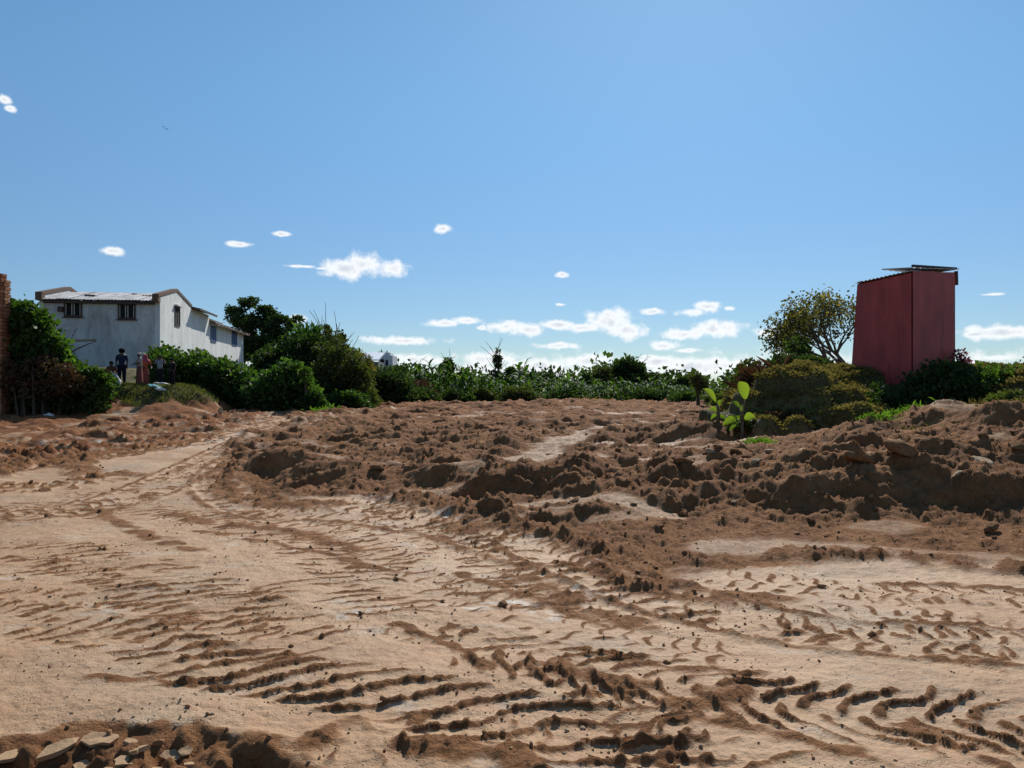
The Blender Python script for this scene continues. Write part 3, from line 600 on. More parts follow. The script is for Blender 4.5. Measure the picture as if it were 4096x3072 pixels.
# ------------------------------------------------------------------ foliage builders
def leaf_mesh(name, P, D, S, W, mat, parent=None, tint=None, fold=.25, droop=.0, up=None):
    """P base points, D unit directions, S length, W width ratio: kite leaves folded on the midrib"""
    n = len(P); up = rng.normal(size=(n, 3)) if up is None else up
    Rt = np.cross(D, up); Rt /= np.linalg.norm(Rt, axis=1)[:, None]+1e-9; Nn = np.cross(Rt, D)
    S = S[:, None]; mid = P+D*S*.45; tip = P+D*S; tip[:, 2] -= droop*S[:, 0]
    a = mid+Rt*S*W/2+Nn*S*fold*W; b = mid-Rt*S*W/2+Nn*S*fold*W
    V = np.stack([P, a, tip, b], 1).reshape(-1, 3); k = np.arange(n)*4
    Fc = np.concatenate([np.stack([k, k+1, k+2], 1), np.stack([k, k+2, k+3], 1)])
    t = rng.random(n) if tint is None else tint
    return mesh_np(name, V, Fc, mat, parent, attrs={'tint': ('FACE', np.concatenate([t, t]))})
def unit(v): return v/(np.linalg.norm(v, axis=1)[:, None]+1e-9)
def clump_points(cl, n, shell=.55):
    """cl: (m,6) centres and radii; returns points and outward directions"""
    cl = np.asarray(cl, float); vol = (cl[:, 3]*cl[:, 4]*cl[:, 5])**(.72); k = rng.choice(len(cl), n, p=vol/vol.sum())
    d = unit(rng.normal(size=(n, 3))); r = shell+(1-shell)*rng.random(n)**.6
    r *= 1+.16*rng.normal(size=n)+.35*(rng.random(n) < .06)
    return cl[k, :3]+d*cl[k, 3:]*r[:, None], d, k
def foliage(name, cl, n, size, mat, parent, W=.6, droop=.15, upw=.4, shell=.5, floor=None, tvar=.5):
    P, d, k = clump_points(cl, n, shell)
    if floor is not None: P[:, 2] = np.maximum(P[:, 2], floor)
    D = unit(d*.7+rng.normal(size=(n, 3))*.6+np.array([0, 0, upw]))
    ct = rng.random(len(cl)); t = np.clip(ct[k]*tvar+rng.random(n)*(1-tvar), 0, 1)
    return leaf_mesh(name, P, D, size*rng.uniform(.6, 1.4, n), W, mat, parent, t, droop=droop)
def sub_clumps(c, r, m, rs, squash=.8, seed=0, keep=None):
    """break an ellipsoid into m smaller clumps over its surface and inside"""
    q = np.random.default_rng(seed); o = []
    while len(o) < m:
        d = q.normal(size=3); d /= np.linalg.norm(d); rr = q.uniform(.35, 1.0)**.7
        p = np.array(c)+d*np.array(r)*rr; s_ = rs*q.uniform(.6, 1.35)
        if keep and not keep(p): continue
        o.append((*p, s_*q.uniform(.9, 1.4), s_*q.uniform(.9, 1.3), s_*squash))
    return o
DARKLEAF = leafmat('dark_leaf', [(0, (.018, .030, .012)), (.6, (.040, .064, .022)), (1, (.075, .115, .036))], .3)
VINE = leafmat('vine_leaf', [(0, (.018, .034, .012)), (.5, (.042, .080, .022)), (.85, (.085, .145, .035)), (1, (.14, .20, .055))], .36, .5)
OLIVE = leafmat('olive_leaf', [(0, (.034, .042, .016)), (.5, (.066, .080, .028)), (1, (.12, .135, .048))], .28)
BRUSH = leafmat('dry_brush', [(0, (.055, .028, .018)), (.5, (.095, .055, .030)), (.8, (.07, .065, .03)), (1, (.15, .10, .055))], .2, tcol=(1.4, 1.1, .7))
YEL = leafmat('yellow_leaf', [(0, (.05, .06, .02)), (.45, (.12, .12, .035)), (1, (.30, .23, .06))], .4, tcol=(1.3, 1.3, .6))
CANE = leafmat('cane_leaf', [(0, (.022, .050, .014)), (.5, (.05, .10, .026)), (1, (.12, .19, .045))], .32, .7)
GRASS = leafmat('grass_blade', [(0, (.05, .055, .018)), (.5, (.10, .115, .032)), (1, (.19, .17, .07))], .35, tcol=(1.4, 1.5, .6))
DRYG = leafmat('dry_grass', [(0, (.08, .08, .026)), (.5, (.17, .15, .05)), (.8, (.235, .20, .075)), (1, (.14, .19, .045))], .35, tcol=(1.3, 1.2, .7))
BARK = simple('bark', (.10, .075, .055), .95, .4, 9, .6, .1, stretch=(1, 1, .25))
PALEBARK = simple('pale_bark', (.17, .15, .13), .95, .35, 9, .5, .1, stretch=(1, 1, .25))
def limbs(base, top, spread, n, r0, mat, parent, name='trunk', seed=0, fork=.3, lv=2):
    q = random.Random(seed); mb = MB(); base = Vector(base); top = Vector(top); ends = []
    def grow(p, d, l, r, k):
        pts = [p]; rad = [r]; c = p.copy(); dd = d.copy()
        for i in range(4):
            dd = (dd+Vector((q.uniform(-.18, .18), q.uniform(-.18, .18), q.uniform(-.05, .14)))).normalized(); c = c+dd*l/4; pts.append(c.copy()); rad.append(r*(1-.55*(i+1)/4))
        mb.tube(pts, rad, 6 if r > .03 else 4); ends.append(c.copy())
        if k > 0:
            for j in range(3):
                a = q.uniform(0, 6.28); s = pts[q.choice((2, 3, 4))]
                grow(s, (dd+Vector((math.cos(a), math.sin(a), .15))*.75).normalized(), l*.6, r*.45, k-1)
    f = base+(top-base)*fork; mb.tube([base-Vector((0, 0, .2)), base+(f-base)*.5, f], [r0*1.25, r0, r0*.85], 8)
    H = (top-f).length
    for i in range(n):
        a = 2*math.pi*i/n+q.uniform(-.4, .4); d = Vector((math.cos(a)*spread, math.sin(a)*spread, 1)).normalized(); grow(f, d, H*q.uniform(.75, 1.05), r0*.55, lv)
    o = mb.build(name, mat, parent, True); return ends
def bush(name, label, c, r, m, rs, n, size, mat, cat='bush', group=None, seed=1, W=.6, base=None, squash=.8, keep=None, upw=.4):
    bz = hz(c[0], c[1]) if base is None else base
    t = tag(empty(name, (c[0], c[1], bz)), label, cat, group)
    cl = np.array(sub_clumps((0, 0, c[2]-bz), r, m, rs, squash, seed, keep)); foliage('foliage', cl, n, size, mat, t, W, floor=.02, upw=upw)
    mb = MB(); q = random.Random(seed)
    for i in range(5):
        a = q.uniform(0, 6.28); e = cl[q.randrange(len(cl))][:3]; mb.tube([(math.cos(a)*.1, math.sin(a)*.1, -.2), (e[0]*.4, e[1]*.4, e[2]*.5), tuple(e)], [.05, .035, .015], 5)
    mb.build('stem', BARK, t); return t
def tree(name, label, x, ytop, Y, hw_px, ybot_crown, mat, nl, lsz, seed=1, m=26, rsf=.3, trunk_r=.12, group=None, sq=.75, cat='tree', depthf=1.0, shell=.5, bark=None, fork=.35):
    """x, ytop, crown bottom in photo px; hw half width px"""
    tp = at(x, ytop, Y); cb = at(x, ybot_crown, Y); hw = hw_px*K*Y/F; bz = hz(tp.x, Y)
    t = tag(empty(name, (tp.x, Y, bz)), label, cat, group)
    ch = (tp.z-cb.z)/2; cz = (tp.z+cb.z)/2-bz
    rs = rsf*min(hw, ch*1.3)
    cl = np.array(sub_clumps((0, 0, cz), (max(hw-rs, .1), max(hw-rs, .1)*depthf, max(ch-rs*.7, .1)), m, rs, sq, seed))
    foliage('crown', cl, nl, lsz, mat, t, shell=shell)
    limbs((0, 0, 0), (0, 0, tp.z-bz-ch*.4), hw/max(tp.z-bz, .5)*1.3, 5, trunk_r, bark or BARK, t, seed=seed, lv=1, fork=fork)
    return t

# ------------------------------------------------------------------ house
WALL = None
def wall_mat(name, base, stain, blue=0):
    m, nt, o = mat_new(name); n = nt.nodes; l = nt.links; p = n.new('ShaderNodeBsdfPrincipled'); l.new(p.outputs[0], o.inputs[0])
    tc = n.new('ShaderNodeTexCoord'); mp = n.new('ShaderNodeMapping'); mp.inputs['Scale'].default_value = (1, 1, .35); l.new(tc.outputs['Object'], mp.inputs[0])
    t = n.new('ShaderNodeTexNoise'); t.inputs['Scale'].default_value = 1.1; t.inputs['Detail'].default_value = 9; t.inputs['Roughness'].default_value = .7; l.new(mp.outputs[0], t.inputs['Vector'])
    r = n.new('ShaderNodeValToRGB'); e = r.color_ramp.elements; e[0].position = .35; e[0].color = (*stain, 1); e[1].position = .58; e[1].color = (*base, 1); l.new(t.outputs[0], r.inputs[0])
    t3 = n.new('ShaderNodeTexNoise'); t3.inputs['Scale'].default_value = 3; t3.inputs['Detail'].default_value = 6; l.new(tc.outputs['Object'], t3.inputs['Vector'])
    mr = n.new('ShaderNodeMapRange'); mr.inputs[1].default_value = .6; mr.inputs[2].default_value = .75; mr.inputs[4].default_value = .5; l.new(t3.outputs[0], mr.inputs[0])
    mx = n.new('ShaderNodeMixRGB'); l.new(mr.outputs[0], mx.inputs[0]); l.new(r.outputs[0], mx.inputs[1]); mx.inputs[2].default_value = (.22, .17, .14, 1)
    l.new(mx.outputs[0], p.inputs[0]); p.inputs['Roughness'].default_value = .92; p.inputs['Specular IOR Level'].default_value = .15; return m
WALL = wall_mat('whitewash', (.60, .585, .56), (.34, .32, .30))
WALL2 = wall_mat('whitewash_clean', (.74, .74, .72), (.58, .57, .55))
TIN = simple('tin_roof', (.40, .39, .39), .6, .6, 1.3, .15, .4, metal=.3, stretch=(1, 1, 1))
COPE = simple('coping', (.17, .11, .08), .9, .35, 8, .5, .15)
WOOD = simple('brown_wood', (.085, .055, .045), .7, .3, 12, .2, .2)
CREAM = simple('cream_paint', (.42, .38, .30), .7, .2, 12, .1, .2)
BLUEP = simple('blue_paint', (.045, .09, .22), .6, .3, 12, .1, .3)
DARKIN = simple('dark_interior', (.012, .012, .014), .9, .2, 5)
m, nt_, o_ = mat_new('window_glass'); p_ = nt_.nodes.new('ShaderNodeBsdfPrincipled'); p_.inputs['Base Color'].default_value = (.02, .025, .03, 1); p_.inputs['Roughness'].default_value = .12; p_.inputs['Specular IOR Level'].default_value = .3; nt_.links.new(p_.outputs[0], o_.inputs[0]); GLASS = m
POLE = simple('pole_wood', (.34, .27, .19), .85, .3, 10, .3, .15, stretch=(1, 1, 1))

HC = Vector((-22.35, 50, 0)); nG = Vector((.9877, .1562, 0)); fD = -nG; gD = Vector((-.1562, .9877, 0)); ZU = Vector((0, 0, 1))
house = tag(empty('house', (HC.x, HC.y, 2.6)), 'long whitewashed house with tin roof standing behind the people and the vines', 'house')
def hp(f, s, z): return HC+fD*f+gD*s+ZU*(z-2.6)-Vector((HC.x, HC.y, 0))
def prism(mb, f0, f1, s0, s1, z0, z1):
    mb.hexa([hp(f0, s0, z0), hp(f1, s0, z0), hp(f1, s1, z0), hp(f0, s1, z0), hp(f0, s0, z1), hp(f1, s0, z1), hp(f1, s1, z1), hp(f0, s1, z1)])
Lf = 7.08; mb = MB(); prism(mb, .002, Lf, .25, 8, 1.5, 7.05)
for f0, f1 in ((0, .28), (Lf-.28, Lf+.0)):      # gable walls rising to the parapet
    pts = [(0, 1.5), (8.0, 1.5), (8.0, 7.48), (4.0, 8.14), (0, 7.36)]
    a = [hp(f0-.01, s, zz) for s, zz in pts]; b = [hp(f1, s, zz) for s, zz in pts]; mb.poly(a); mb.poly(b[::-1])
    for i in range(5): j = (i+1) % 5; mb.poly([a[i], b[i], b[j], a[j]])
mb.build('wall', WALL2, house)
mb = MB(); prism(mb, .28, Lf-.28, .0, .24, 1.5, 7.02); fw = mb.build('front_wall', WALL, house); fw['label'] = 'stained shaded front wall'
mb = MB(); prism(mb, .6, 6.5, 8.01, 14, 1.5, 7.5); prism(mb, .012, .3, 8.02, 14, 1.5, 7.42); mb.build('wall', WALL2, house)
mb = MB(); prism(mb, .6, 6.5, 14.02, 30, 1.5, 6.8); prism(mb, .10, .4, 14.03, 30, 1.5, 6.9)
for s in (29.7,):
    pts = [(.1, 1.5), (4.4, 1.5), (4.4, 6.9), (2.3, 7.75), (.1, 6.9)]; a = [hp(f, s+.03, q) for f, q in pts]; b = [hp(f, s+.33, q) for f, q in pts]; mb.poly(a); mb.poly(b[::-1])
    for i in range(5): j = (i+1) % 5; mb.poly([a[i], b[i], b[j], a[j]])
mb.build('wall', WALL2, house)
def roofslab(name, A, B, Cc, D, nu, th=.04, corr=.014, mat=TIN, lift=0):
    """corrugated sheet roof between 4 corners; A-B eave, D-C ridge"""
    A, B, Cc, D = map(Vector, (A, B, Cc, D)); mb = MB(); nrm = (B-A).cross(D-A).normalized()
    if nrm.z < 0: nrm = -nrm
    n = nu*4; rows = [[], []]
    for i in range(n+1):
        t = i/n; h = nrm*(corr*math.cos(t*nu*2*math.pi))
        for k, (P0, P1) in enumerate(((A, B), (D, Cc))): rows[k].append(P0+(P1-P0)*t+h)
    for i in range(n):
        mb.poly([rows[0][i], rows[0][i+1], rows[1][i+1], rows[1][i]])
        mb.poly([rows[0][i]-nrm*th, rows[1][i]-nrm*th, rows[1][i+1]-nrm*th, rows[0][i+1]-nrm*th])
        mb.poly([rows[0][i], rows[0][i]-nrm*th, rows[0][i+1]-nrm*th, rows[0][i+1]])
    return mb.build(name, mat, house)
nsh = 8; ff = np.linspace(.30, Lf-.30, nsh+1)
for i in range(nsh):     # tin sheets of the front slope, slightly uneven
    dz = random.uniform(0, .035)
    roofslab('roof_sheet', hp(ff[i]+.02, -.35, 7.09+dz), hp(ff[i+1]-.01, -.35, 7.09+dz), hp(ff[i+1]-.01, 4, 8.02+dz), hp(ff[i]+.02, 4, 8.02+dz), 4)
    roofslab('roof_sheet', hp(ff[i]+.02, 8.2, 7.3+dz), hp(ff[i+1]-.01, 8.2, 7.3+dz), hp(ff[i+1]-.01, 4.02, 8.02+dz), hp(ff[i]+.02, 4.02, 8.02+dz), 4)
mb = MB(); prism(mb, .3, Lf-.3, -.25, .0, 6.86, 7.0); mb.build('eave_board', WOOD, house)
for pa in ((1.0, 1.7, 2.2, 2.7, 7.62, 7.70), (2.3, 2.6, 3.0, 3.3, 7.8, 7.88), (4.4, 5.0, 1.5, 1.9, 7.5, 7.58)): mb = MB(); prism(mb, *pa); mb.build('roof_patch', WOOD, house)
for f0, f1 in ((-.06, .34), (Lf-.34, Lf+.06)):
    mb = MB()
    for (s0, z0, s1, z1) in ((-.45, 7.30, 4.0, 8.16), (4.0, 8.16, 8.15, 7.48)):
        mb.hexa([hp(f0, s0, z0), hp(f1, s0, z0), hp(f1, s1, z1), hp(f0, s1, z1), hp(f0, s0, z0+.2), hp(f1, s0, z0+.2), hp(f1, s1, z1+.2), hp(f0, s1, z1+.2)])
    mb.build('coping', COPE, house)
for f0, f1 in ((-.04, .34), (Lf-.34, Lf+.04)): mb = MB(); prism(mb, f0, f1, -.5, -.005, 7.0, 7.42); mb.build('corbel', COPE, house)
for i in range(4):
    s0, s1 = 8.2+i*1.48, 8.2+(i+1)*1.48; roofslab('roof_sheet', hp(-.6, s0, 7.42), hp(-.6, s1, 7.42), hp(2.4, s1, 8.12), hp(2.4, s0, 8.12), 5)
for i in range(9):
    s0, s1 = 14.15+i*1.75, 14.15+(i+1)*1.75-.02; dz = random.uniform(0, .04); roofslab('roof_sheet', hp(-.45, s0, 6.86+dz), hp(-.45, s1, 6.86+dz), hp(2.2, s1, 7.75+dz), hp(2.2, s0, 7.75+dz), 5)
mb = MB(); prism(mb, -.62, -.56, 8.1, 14.1, 7.28, 7.44); prism(mb, -.47, -.42, 14.1, 29.9, 6.74, 6.88); mb.build('eave_board', WOOD, house)
for (a, b) in (((2.3, 8.2, 8.12), (2.3, 14.1, 8.12)), ((2.1, 14.2, 7.8), (2.1, 30, 7.8))):
    mb = MB(); prism(mb, a[0], a[0]+.5, a[1], b[1], a[2], a[2]+.2); mb.build('coping', COPE, house)
mb = MB(); mb.hexa([hp(-.5, 29.72, 6.82), hp(2.3, 29.72, 7.76), hp(2.3, 30.1, 7.76), hp(-.5, 30.1, 6.82), hp(-.5, 29.72, 7.02), hp(2.3, 29.72, 7.96), hp(2.3, 30.1, 7.96), hp(-.5, 30.1, 7.02)]); mb.build('coping', COPE, house)
# flues
def solve_f(x):
    u = (x*K-512)/F; return (-22.35-u*50)/(.9877-u*.1562)
def solve_s(x):
    u = (x*K-512)/F; return (-22.35-u*50)/(.1562+u*.9877)
def window_front(x, y, w_, h_, shut=False):
    f = solve_f(x); Y = 50-.1562*f; zc = CH+(HY-y*K)*Y/F; s = 0
    mb = MB(); t = .09
    for a in ((f-w_/2, f+w_/2, zc+h_/2-t, zc+h_/2), (f-w_/2, f+w_/2, zc-h_/2, zc-h_/2+t), (f-w_/2, f-w_/2+t, zc-h_/2, zc+h_/2), (f+w_/2-t, f+w_/2, zc-h_/2, zc+h_/2)):
        prism(mb, a[0], a[1], -.07+(.004 if a[1]-a[0] < .2 else 0), .02, a[2]+(.0 if a[1]-a[0] > .2 else t), a[3]-(0 if a[1]-a[0] > .2 else t))
    fr = mb.build('window', WOOD, house)
    mb = MB(); prism(mb, f-w_/2+t, f+w_/2-t, -.012, .01, zc-h_/2+t, zc+h_/2-t); mb.build('pane', DARKIN, fr)
    for k in (-1, 1):
        mb = MB(); c = f+k*(w_/4-.02); ww = w_/2-.12
        for a in ((c-ww/2, c-ww/2+.06, zc-h_/2+t+.02, zc+h_/2-t-.02), (c+ww/2-.06, c+ww/2, zc-h_/2+t+.02, zc+h_/2-t-.02)): prism(mb, a[0], a[1], -.045, -.02, a[2], a[3])
        mb.build('casement', CREAM, fr)
    mb = MB(); prism(mb, f-w_/2-.08, f+w_/2+.08, -.14, -.002, zc-h_/2-.07, zc-h_/2-.005); mb.build('sill', WOOD, fr)
    return f, zc
f1, z1 = window_front(158, 667, 1.05, 1.0); window_front(274, 673, 1.05, .98)
mb = MB(); prism(mb, f1+.55, f1+.85, -.2, -.004, z1-.2, z1+.12); mb.build('wall_box', WOOD, house)
def window_side(x, y, w_, h_, fo, mat, zoff=0):
    s = solve_s(x); Y = 50+.9877*s; zc = CH+(HY-y*K)*Y/F
    mb = MB(); t = .09
    prism(mb, fo-.06, fo+.02, s-w_/2, s+w_/2, zc+h_/2-t, zc+h_/2); prism(mb, fo-.06, fo+.02, s-w_/2, s+w_/2, zc-h_/2, zc-h_/2+t)
    prism(mb, fo-.056, fo+.02, s-w_/2, s-w_/2+t, zc-h_/2+t, zc+h_/2-t); prism(mb, fo-.056, fo+.02, s+w_/2-t, s+w_/2, zc-h_/2+t, zc+h_/2-t)
    fr = mb.build('window', mat, house); mb = MB(); prism(mb, fo-.02, fo+.01, s-w_/2+t, s+w_/2-t, zc-h_/2+t, zc+h_/2-t); mb.build('pane', BLUEP if mat == BLUEP else DARKIN, fr)
    mb = MB(); prism(mb, fo-.045, fo-.022, s-.04, s+.04, zc-h_/2+t, zc+h_/2-t); mb.build('casement', mat, fr)
    mb = MB(); prism(mb, fo-.22, fo-.004, s-w_/2-.1, s+w_/2+.1, zc+h_/2+.02, zc+h_/2+.10); mb.build('lintel', WALL2, fr)
window_side(382, 684, 1.3, 1.35, -.012, WOOD); window_side(463, 722, 2.0, 1.35, .098, BLUEP); window_side(508, 731, 2.4, 1.4, .098, BLUEP)
# wooden pole jutting out before the front wall
pt = tag(empty('wooden_pole', at(112, 735, 47)), 'horizontal bare wooden pole jutting out in front of the white wall', 'pole')
mb = MB(); mb.tube([(0, 0, 0), (1.2, 0, -.03), (2.6, .05, .02)], [.085, .08, .075], 8); mb.build('beam', POLE, pt, True)
mb = MB(); mb.tube([(.15, .1, -2.9), (.12, .1, .05)], [.07, .06], 7); mb.build('post', BARK, pt, True)
db = tag(empty('dead_branch', at(140, 735, 46.6)), 'brown dead branch twisting up beside the horizontal pole', 'branch')
mb = MB(); q = random.Random(4)
for k in range(7):
    c = Vector((0, 0, -1)); pts = [c.copy()]; d = Vector((q.uniform(-.8, .8), .1, 1))
    for i in range(7): d += Vector((q.uniform(-.6, .6), q.uniform(-.2, .2), q.uniform(-.35, .4))); c = c+d.normalized()*.28; pts.append(c.copy())
    mb.tube(pts, [.06-.006*i for i in range(8)], 5)
mb.build('twig', simple('dead_wood', (.10, .055, .045), .95, .3, 9), db)

# ------------------------------------------------------------------ brick pillar at the left edge
BRICKM = []
for i, c in enumerate([(.30, .13, .065), (.36, .18, .09), (.25, .105, .06)]): BRICKM.append(simple('brick_%s' % ('red', 'orange', 'dark')[i], c, .92, .3, 12, .5, .15))
MORT = simple('mortar', (.28, .20, .15), .95, .2, 10, .4, .1)
pY = 30.0; xe = (9.6-512)/F*pY; pw = tag(empty('brick_wall', (xe-.95, pY, hz(xe-.95, pY))), 'end of an unplastered orange brick wall at the left edge beside the vines', 'wall')
b0 = hz(xe-.75, pY); ztop = CH+(HY-278)*pY/F-b0; mb = MB(); mb.box((0, .12, ztop/2-.15), (1.42, .36, ztop-.3)); mb.build('mortar_core', MORT, pw)
bmsh = []
for i in range(3):
    mb = MB(); mb.box((0, 0, 0), (.335, .16, .115)); o = mb.build('brick', BRICKM[i], pw); bmsh.append(o.data); bpy.data.objects.remove(o)
nc = int(ztop/.135)
for r in range(nc):
    for k in range(4):
        xx = .75-.17-k*.352-(0.0 if r % 2 == 0 else .0)-(.175 if r % 2 else 0)
        if xx < -.72: continue
        o = bpy.data.objects.new('brick', random.choice(bmsh)); C.objects.link(o); o.parent = pw
        o.location = (xx+random.uniform(-.006, .006), -.075+random.uniform(-.015, .015), .07+r*.135); o.rotation_euler = (random.uniform(-.02, .02), 0, random.uniform(-.04, .04))
        if r % 2 and k == 0:
            o2 = bpy.data.objects.new('brick', o.data); C.objects.link(o2); o2.parent = pw; o2.scale = (.48, 1, 1); o2.location = (.75-.082, -.07, .07+r*.135)
    if xx: 
        o = bpy.data.objects.new('brick', random.choice(bmsh)); C.objects.link(o); o.parent = pw; o.rotation_euler = (0, 0, math.pi/2+random.uniform(-.03, .03)); o.location = (.705, .12+(.05 if r % 2 else 0), .07+r*.135)
mb = MB(); mb.box((.2, .12, ztop-.02), (.9, .34, .14)); mb.box((.5, .12, ztop+.09), (.34, .3, .1)); mb.build('top_course', BRICKM[0], pw)

# ------------------------------------------------------------------ red hut of sheet iron
REDM = simple('red_iron', (.43, .062, .052), .55, .35, 2.2, .12, .35, stretch=(1, 1, .35), bscale=5)
GREYM = simple('grey_iron', (.42, .41, .41), .5, .3, 3, .1, .4, metal=.3)
Np, Lp, Rp = Vector((9.49, 18.7, 0)), Vector((8.90, 20.3, 0)), Vector((11.15, 19.85, 0)); Bp = Lp+Rp-Np
hut = tag(empty('red_hut', (10, 19.4, 1.3)), 'tall narrow hut of red corrugated iron with a grey sheet on its roof', 'hut'); H0 = Vector((10, 19.4, 1.3)); flare = Vector((-.16, .05, 0))
def sheet(A, B, za0, zb0, za1, zb1, nu, name='wall_sheet', mat=REDM, off=0, corr=.0025):
    d = (B-A).normalized(); nn = Vector((d.y, -d.x, 0)); mb = MB(); n = nu*4; fr = []; bk = []
    for i in range(n+1):
        t = i/n; p = A+(B-A)*t; h = nn*(off+corr*math.cos(t*nu*2*math.pi))
        fr.append((p+h+flare*max(0, 1-((p-Lp).length/1.2))*1.3+ZU*(za0+(zb0-za0)*t)-H0, p+h*1.0+ZU*(za1+(zb1-za1)*t)-H0)); bk.append((fr[-1][0]-nn*.012, fr[-1][1]-nn*.012))
    for i in range(n):
        mb.poly([fr[i][0], fr[i+1][0], fr[i+1][1], fr[i][1]]); mb.poly([bk[i][0], bk[i][1], bk[i+1][1], bk[i+1][0]]); mb.poly([fr[i][1], fr[i+1][1], bk[i+1][1], bk[i][1]])
    for i in (0, n): mb.poly([fr[i][0], fr[i][1], bk[i][1], bk[i][0]])
    return mb.build(name, mat, hut)
zt = lambda p: 4.33+(p-Lp).dot((Rp-Lp).normalized())*.085
for k in range(2):
    A = Lp+(Np-Lp)*(k/2); B = Lp+(Np-Lp)*((k+1)/2); sheet(A, B, 1.0, 1.0, zt(A)-.02, zt(B)-.02, 6, off=.0+.02*k)
for k in range(2):
    A = Np+(Rp-Np)*(k/2); B = Np+(Rp-Np)*((k+1)/2); sheet(A, B, 1.1, 1.1, zt(A)+.02, zt(B)+.04, 7, off=.035-.02*k, corr=.001)
sheet(Rp, Bp, 1.0, 1.0, zt(Rp), zt(Bp), 10); sheet(Bp, Lp, 1.0, 1.0, zt(Bp), zt(Lp), 10)
for p in (Np, Lp, Rp, Bp): q = p+((Np+Bp)/2-p).normalized()*.09; mb = MB(); mb.box(tuple(q-H0+ZU*2.75), (.08, .08, 3.3)); mb.build('corner_post', WOOD, hut)
def flat_sheet(P, th, name, mat, nu=8, corr=.018):
    A, B, Cc, D = P; mb = MB(); n = nu*4; nrm = (B-A).cross(D-A).normalized(); nrm = nrm if nrm.z > 0 else -nrm; r = []
    for i in range(n+1):
        t = i/n; h = nrm*corr*math.cos(t*nu*6.283); r.append((A+(B-A)*t+h-H0, D+(Cc-D)*t+h-H0))
    for i in range(n):
        mb.poly([r[i][0], r[i+1][0], r[i+1][1], r[i][1]]); mb.poly([r[i][0]-nrm*th, r[i][1]-nrm*th, r[i+1][1]-nrm*th, r[i+1][0]-nrm*th]); mb.poly([r[i][0], r[i][0]-nrm*th, r[i+1][0]-nrm*th, r[i+1][0]])
        mb.poly([r[i][1], r[i+1][1], r[i+1][1]-nrm*th, r[i][1]-nrm*th])
    mb.poly([r[0][0], r[0][1], r[0][1]-nrm*th, r[0][0]-nrm*th]); mb.poly([r[n][0], r[n][1], r[n][1]-nrm*th, r[n][0]-nrm*th])
    return mb.build(name, mat, hut)
e1 = (Np-Lp).normalized(); e2 = (Rp-Np).normalized()
flat_sheet([Lp-e1*.05-e2*.06+ZU*4.36, Np+e1*.02-e2*.08+ZU*4.43, Np+e2*1.2+ZU*4.48, Lp+e2*1.2-e1*.05+ZU*4.42], .012, 'roof_sheet', GREYM, 14, .012)
flat_sheet([Np+e1*.04-e2*.08+ZU*4.50, Rp+e1*.06+e2*.14+ZU*4.66, Rp-e1*.9+e2*.18+ZU*4.66, Np-e1*.9-e2*.02+ZU*4.60], .02, 'roof_sheet', GREYM, 8, .007)
mb = MB(); mb.tube([tuple(Np+e1*.02-H0+ZU*4.55), tuple(Rp+e1*.02+e2*.05-H0+ZU*4.66)], .035, 6); mb.tube([tuple(Rp+e2*.08-H0+ZU*4.6), tuple(Rp+e2*.1-H0+ZU*4.25)], .05, 6); mb.build('rafter', WOOD, hut)

# ------------------------------------------------------------------ left vegetation
def hull_clumps(prof, Y, depth, n, rs, ybot, seed, jit=.6):
    """clumps filling the outline prof [(x, ytop)] in the photo at depth Y (front) .. Y+depth"""
    q = np.random.default_rng(seed); xs = [p[0] for p in prof]; ys = [p[1] for p in prof]; o = []
    for i in range(n):
        Yk = Y+depth*q.random()**1.3; x = q.uniform(xs[0], xs[-1]); yt = np.interp(x, xs, ys); r = rs*q.uniform(.6, 1.3)
        rp = r/K*F/Yk*.8; y = yt+rp+(ybot-yt-rp)*q.random()**1.15*(1 if ybot > yt+rp else 0)
        p = at(x, y, Yk); o.append((p.x, p.y, p.z, r*q.uniform(.9, 1.3), r*q.uniform(.9, 1.2), r*.85))
    return np.array(o)
def hedge(name, label, prof, Y, depth, nc_, rs, ybot, nl, size, mat, cat='bush', group=None, seed=1, W=.7, stems=6):
    cl = hull_clumps(prof, Y, depth, nc_, rs, ybot, seed); cx_ = float(cl[:, 0].mean()); cy_ = float(cl[:, 1].mean()); bz = hz(cx_, cy_)
    t = tag(empty(name, (cx_, cy_, bz)), label, cat, group); cl[:, 0] -= cx_; cl[:, 1] -= cy_; cl[:, 2] -= bz
    foliage('foliage', cl, nl, size, mat, t, W, upw=.35)
    q = random.Random(seed)
    for i in range(stems):
        e = cl[q.randrange(len(cl))][:3]; g = hz(cx_+e[0]*.8, cy_+e[1]*.8)-bz; mb = MB(); mb.tube([(e[0]*.8, e[1]*.8, g-.15), (e[0]*.9, e[1]*.9, (g+e[2])*.55), tuple(e)], [.06, .045, .02], 5); mb.build('stem', BARK, t)
    return t
hedge('vine_bush', 'tall green creeper with broad glossy leaves beside the brick wall', [(18,668),(35,650),(62,652),(85,680),(112,720),(135,745)], 30.6, 1.6, 90, .42, 800, 9000, .22, VINE, 'creeper', None, 11, .85)
hedge('vine_bush', 'sprawling broad leaved creeper low in front of the white house', [(90,735),(135,760),(180,785),(215,800),(232,815)], 30.8, 1.6, 70, .32, 850, 5200, .2, VINE, 'creeper', None, 12, .85)
hedge('dark_shrub', 'shaded leafy shrub at the foot of the creeper and brick wall', [(0,770),(60,780),(140,800),(215,850)], 30.2, 1.5, 90, .34, 880, 8000, .16, DARKLEAF, 'shrub', None, 13)
hedge('dry_shrub', 'reddish brown withered shrub in front of the creeper', [(15,770),(60,745),(120,770),(170,800)], 29.6, .9, 34, .3, 850, 3000, .14, BRUSH, 'shrub', None, 14)
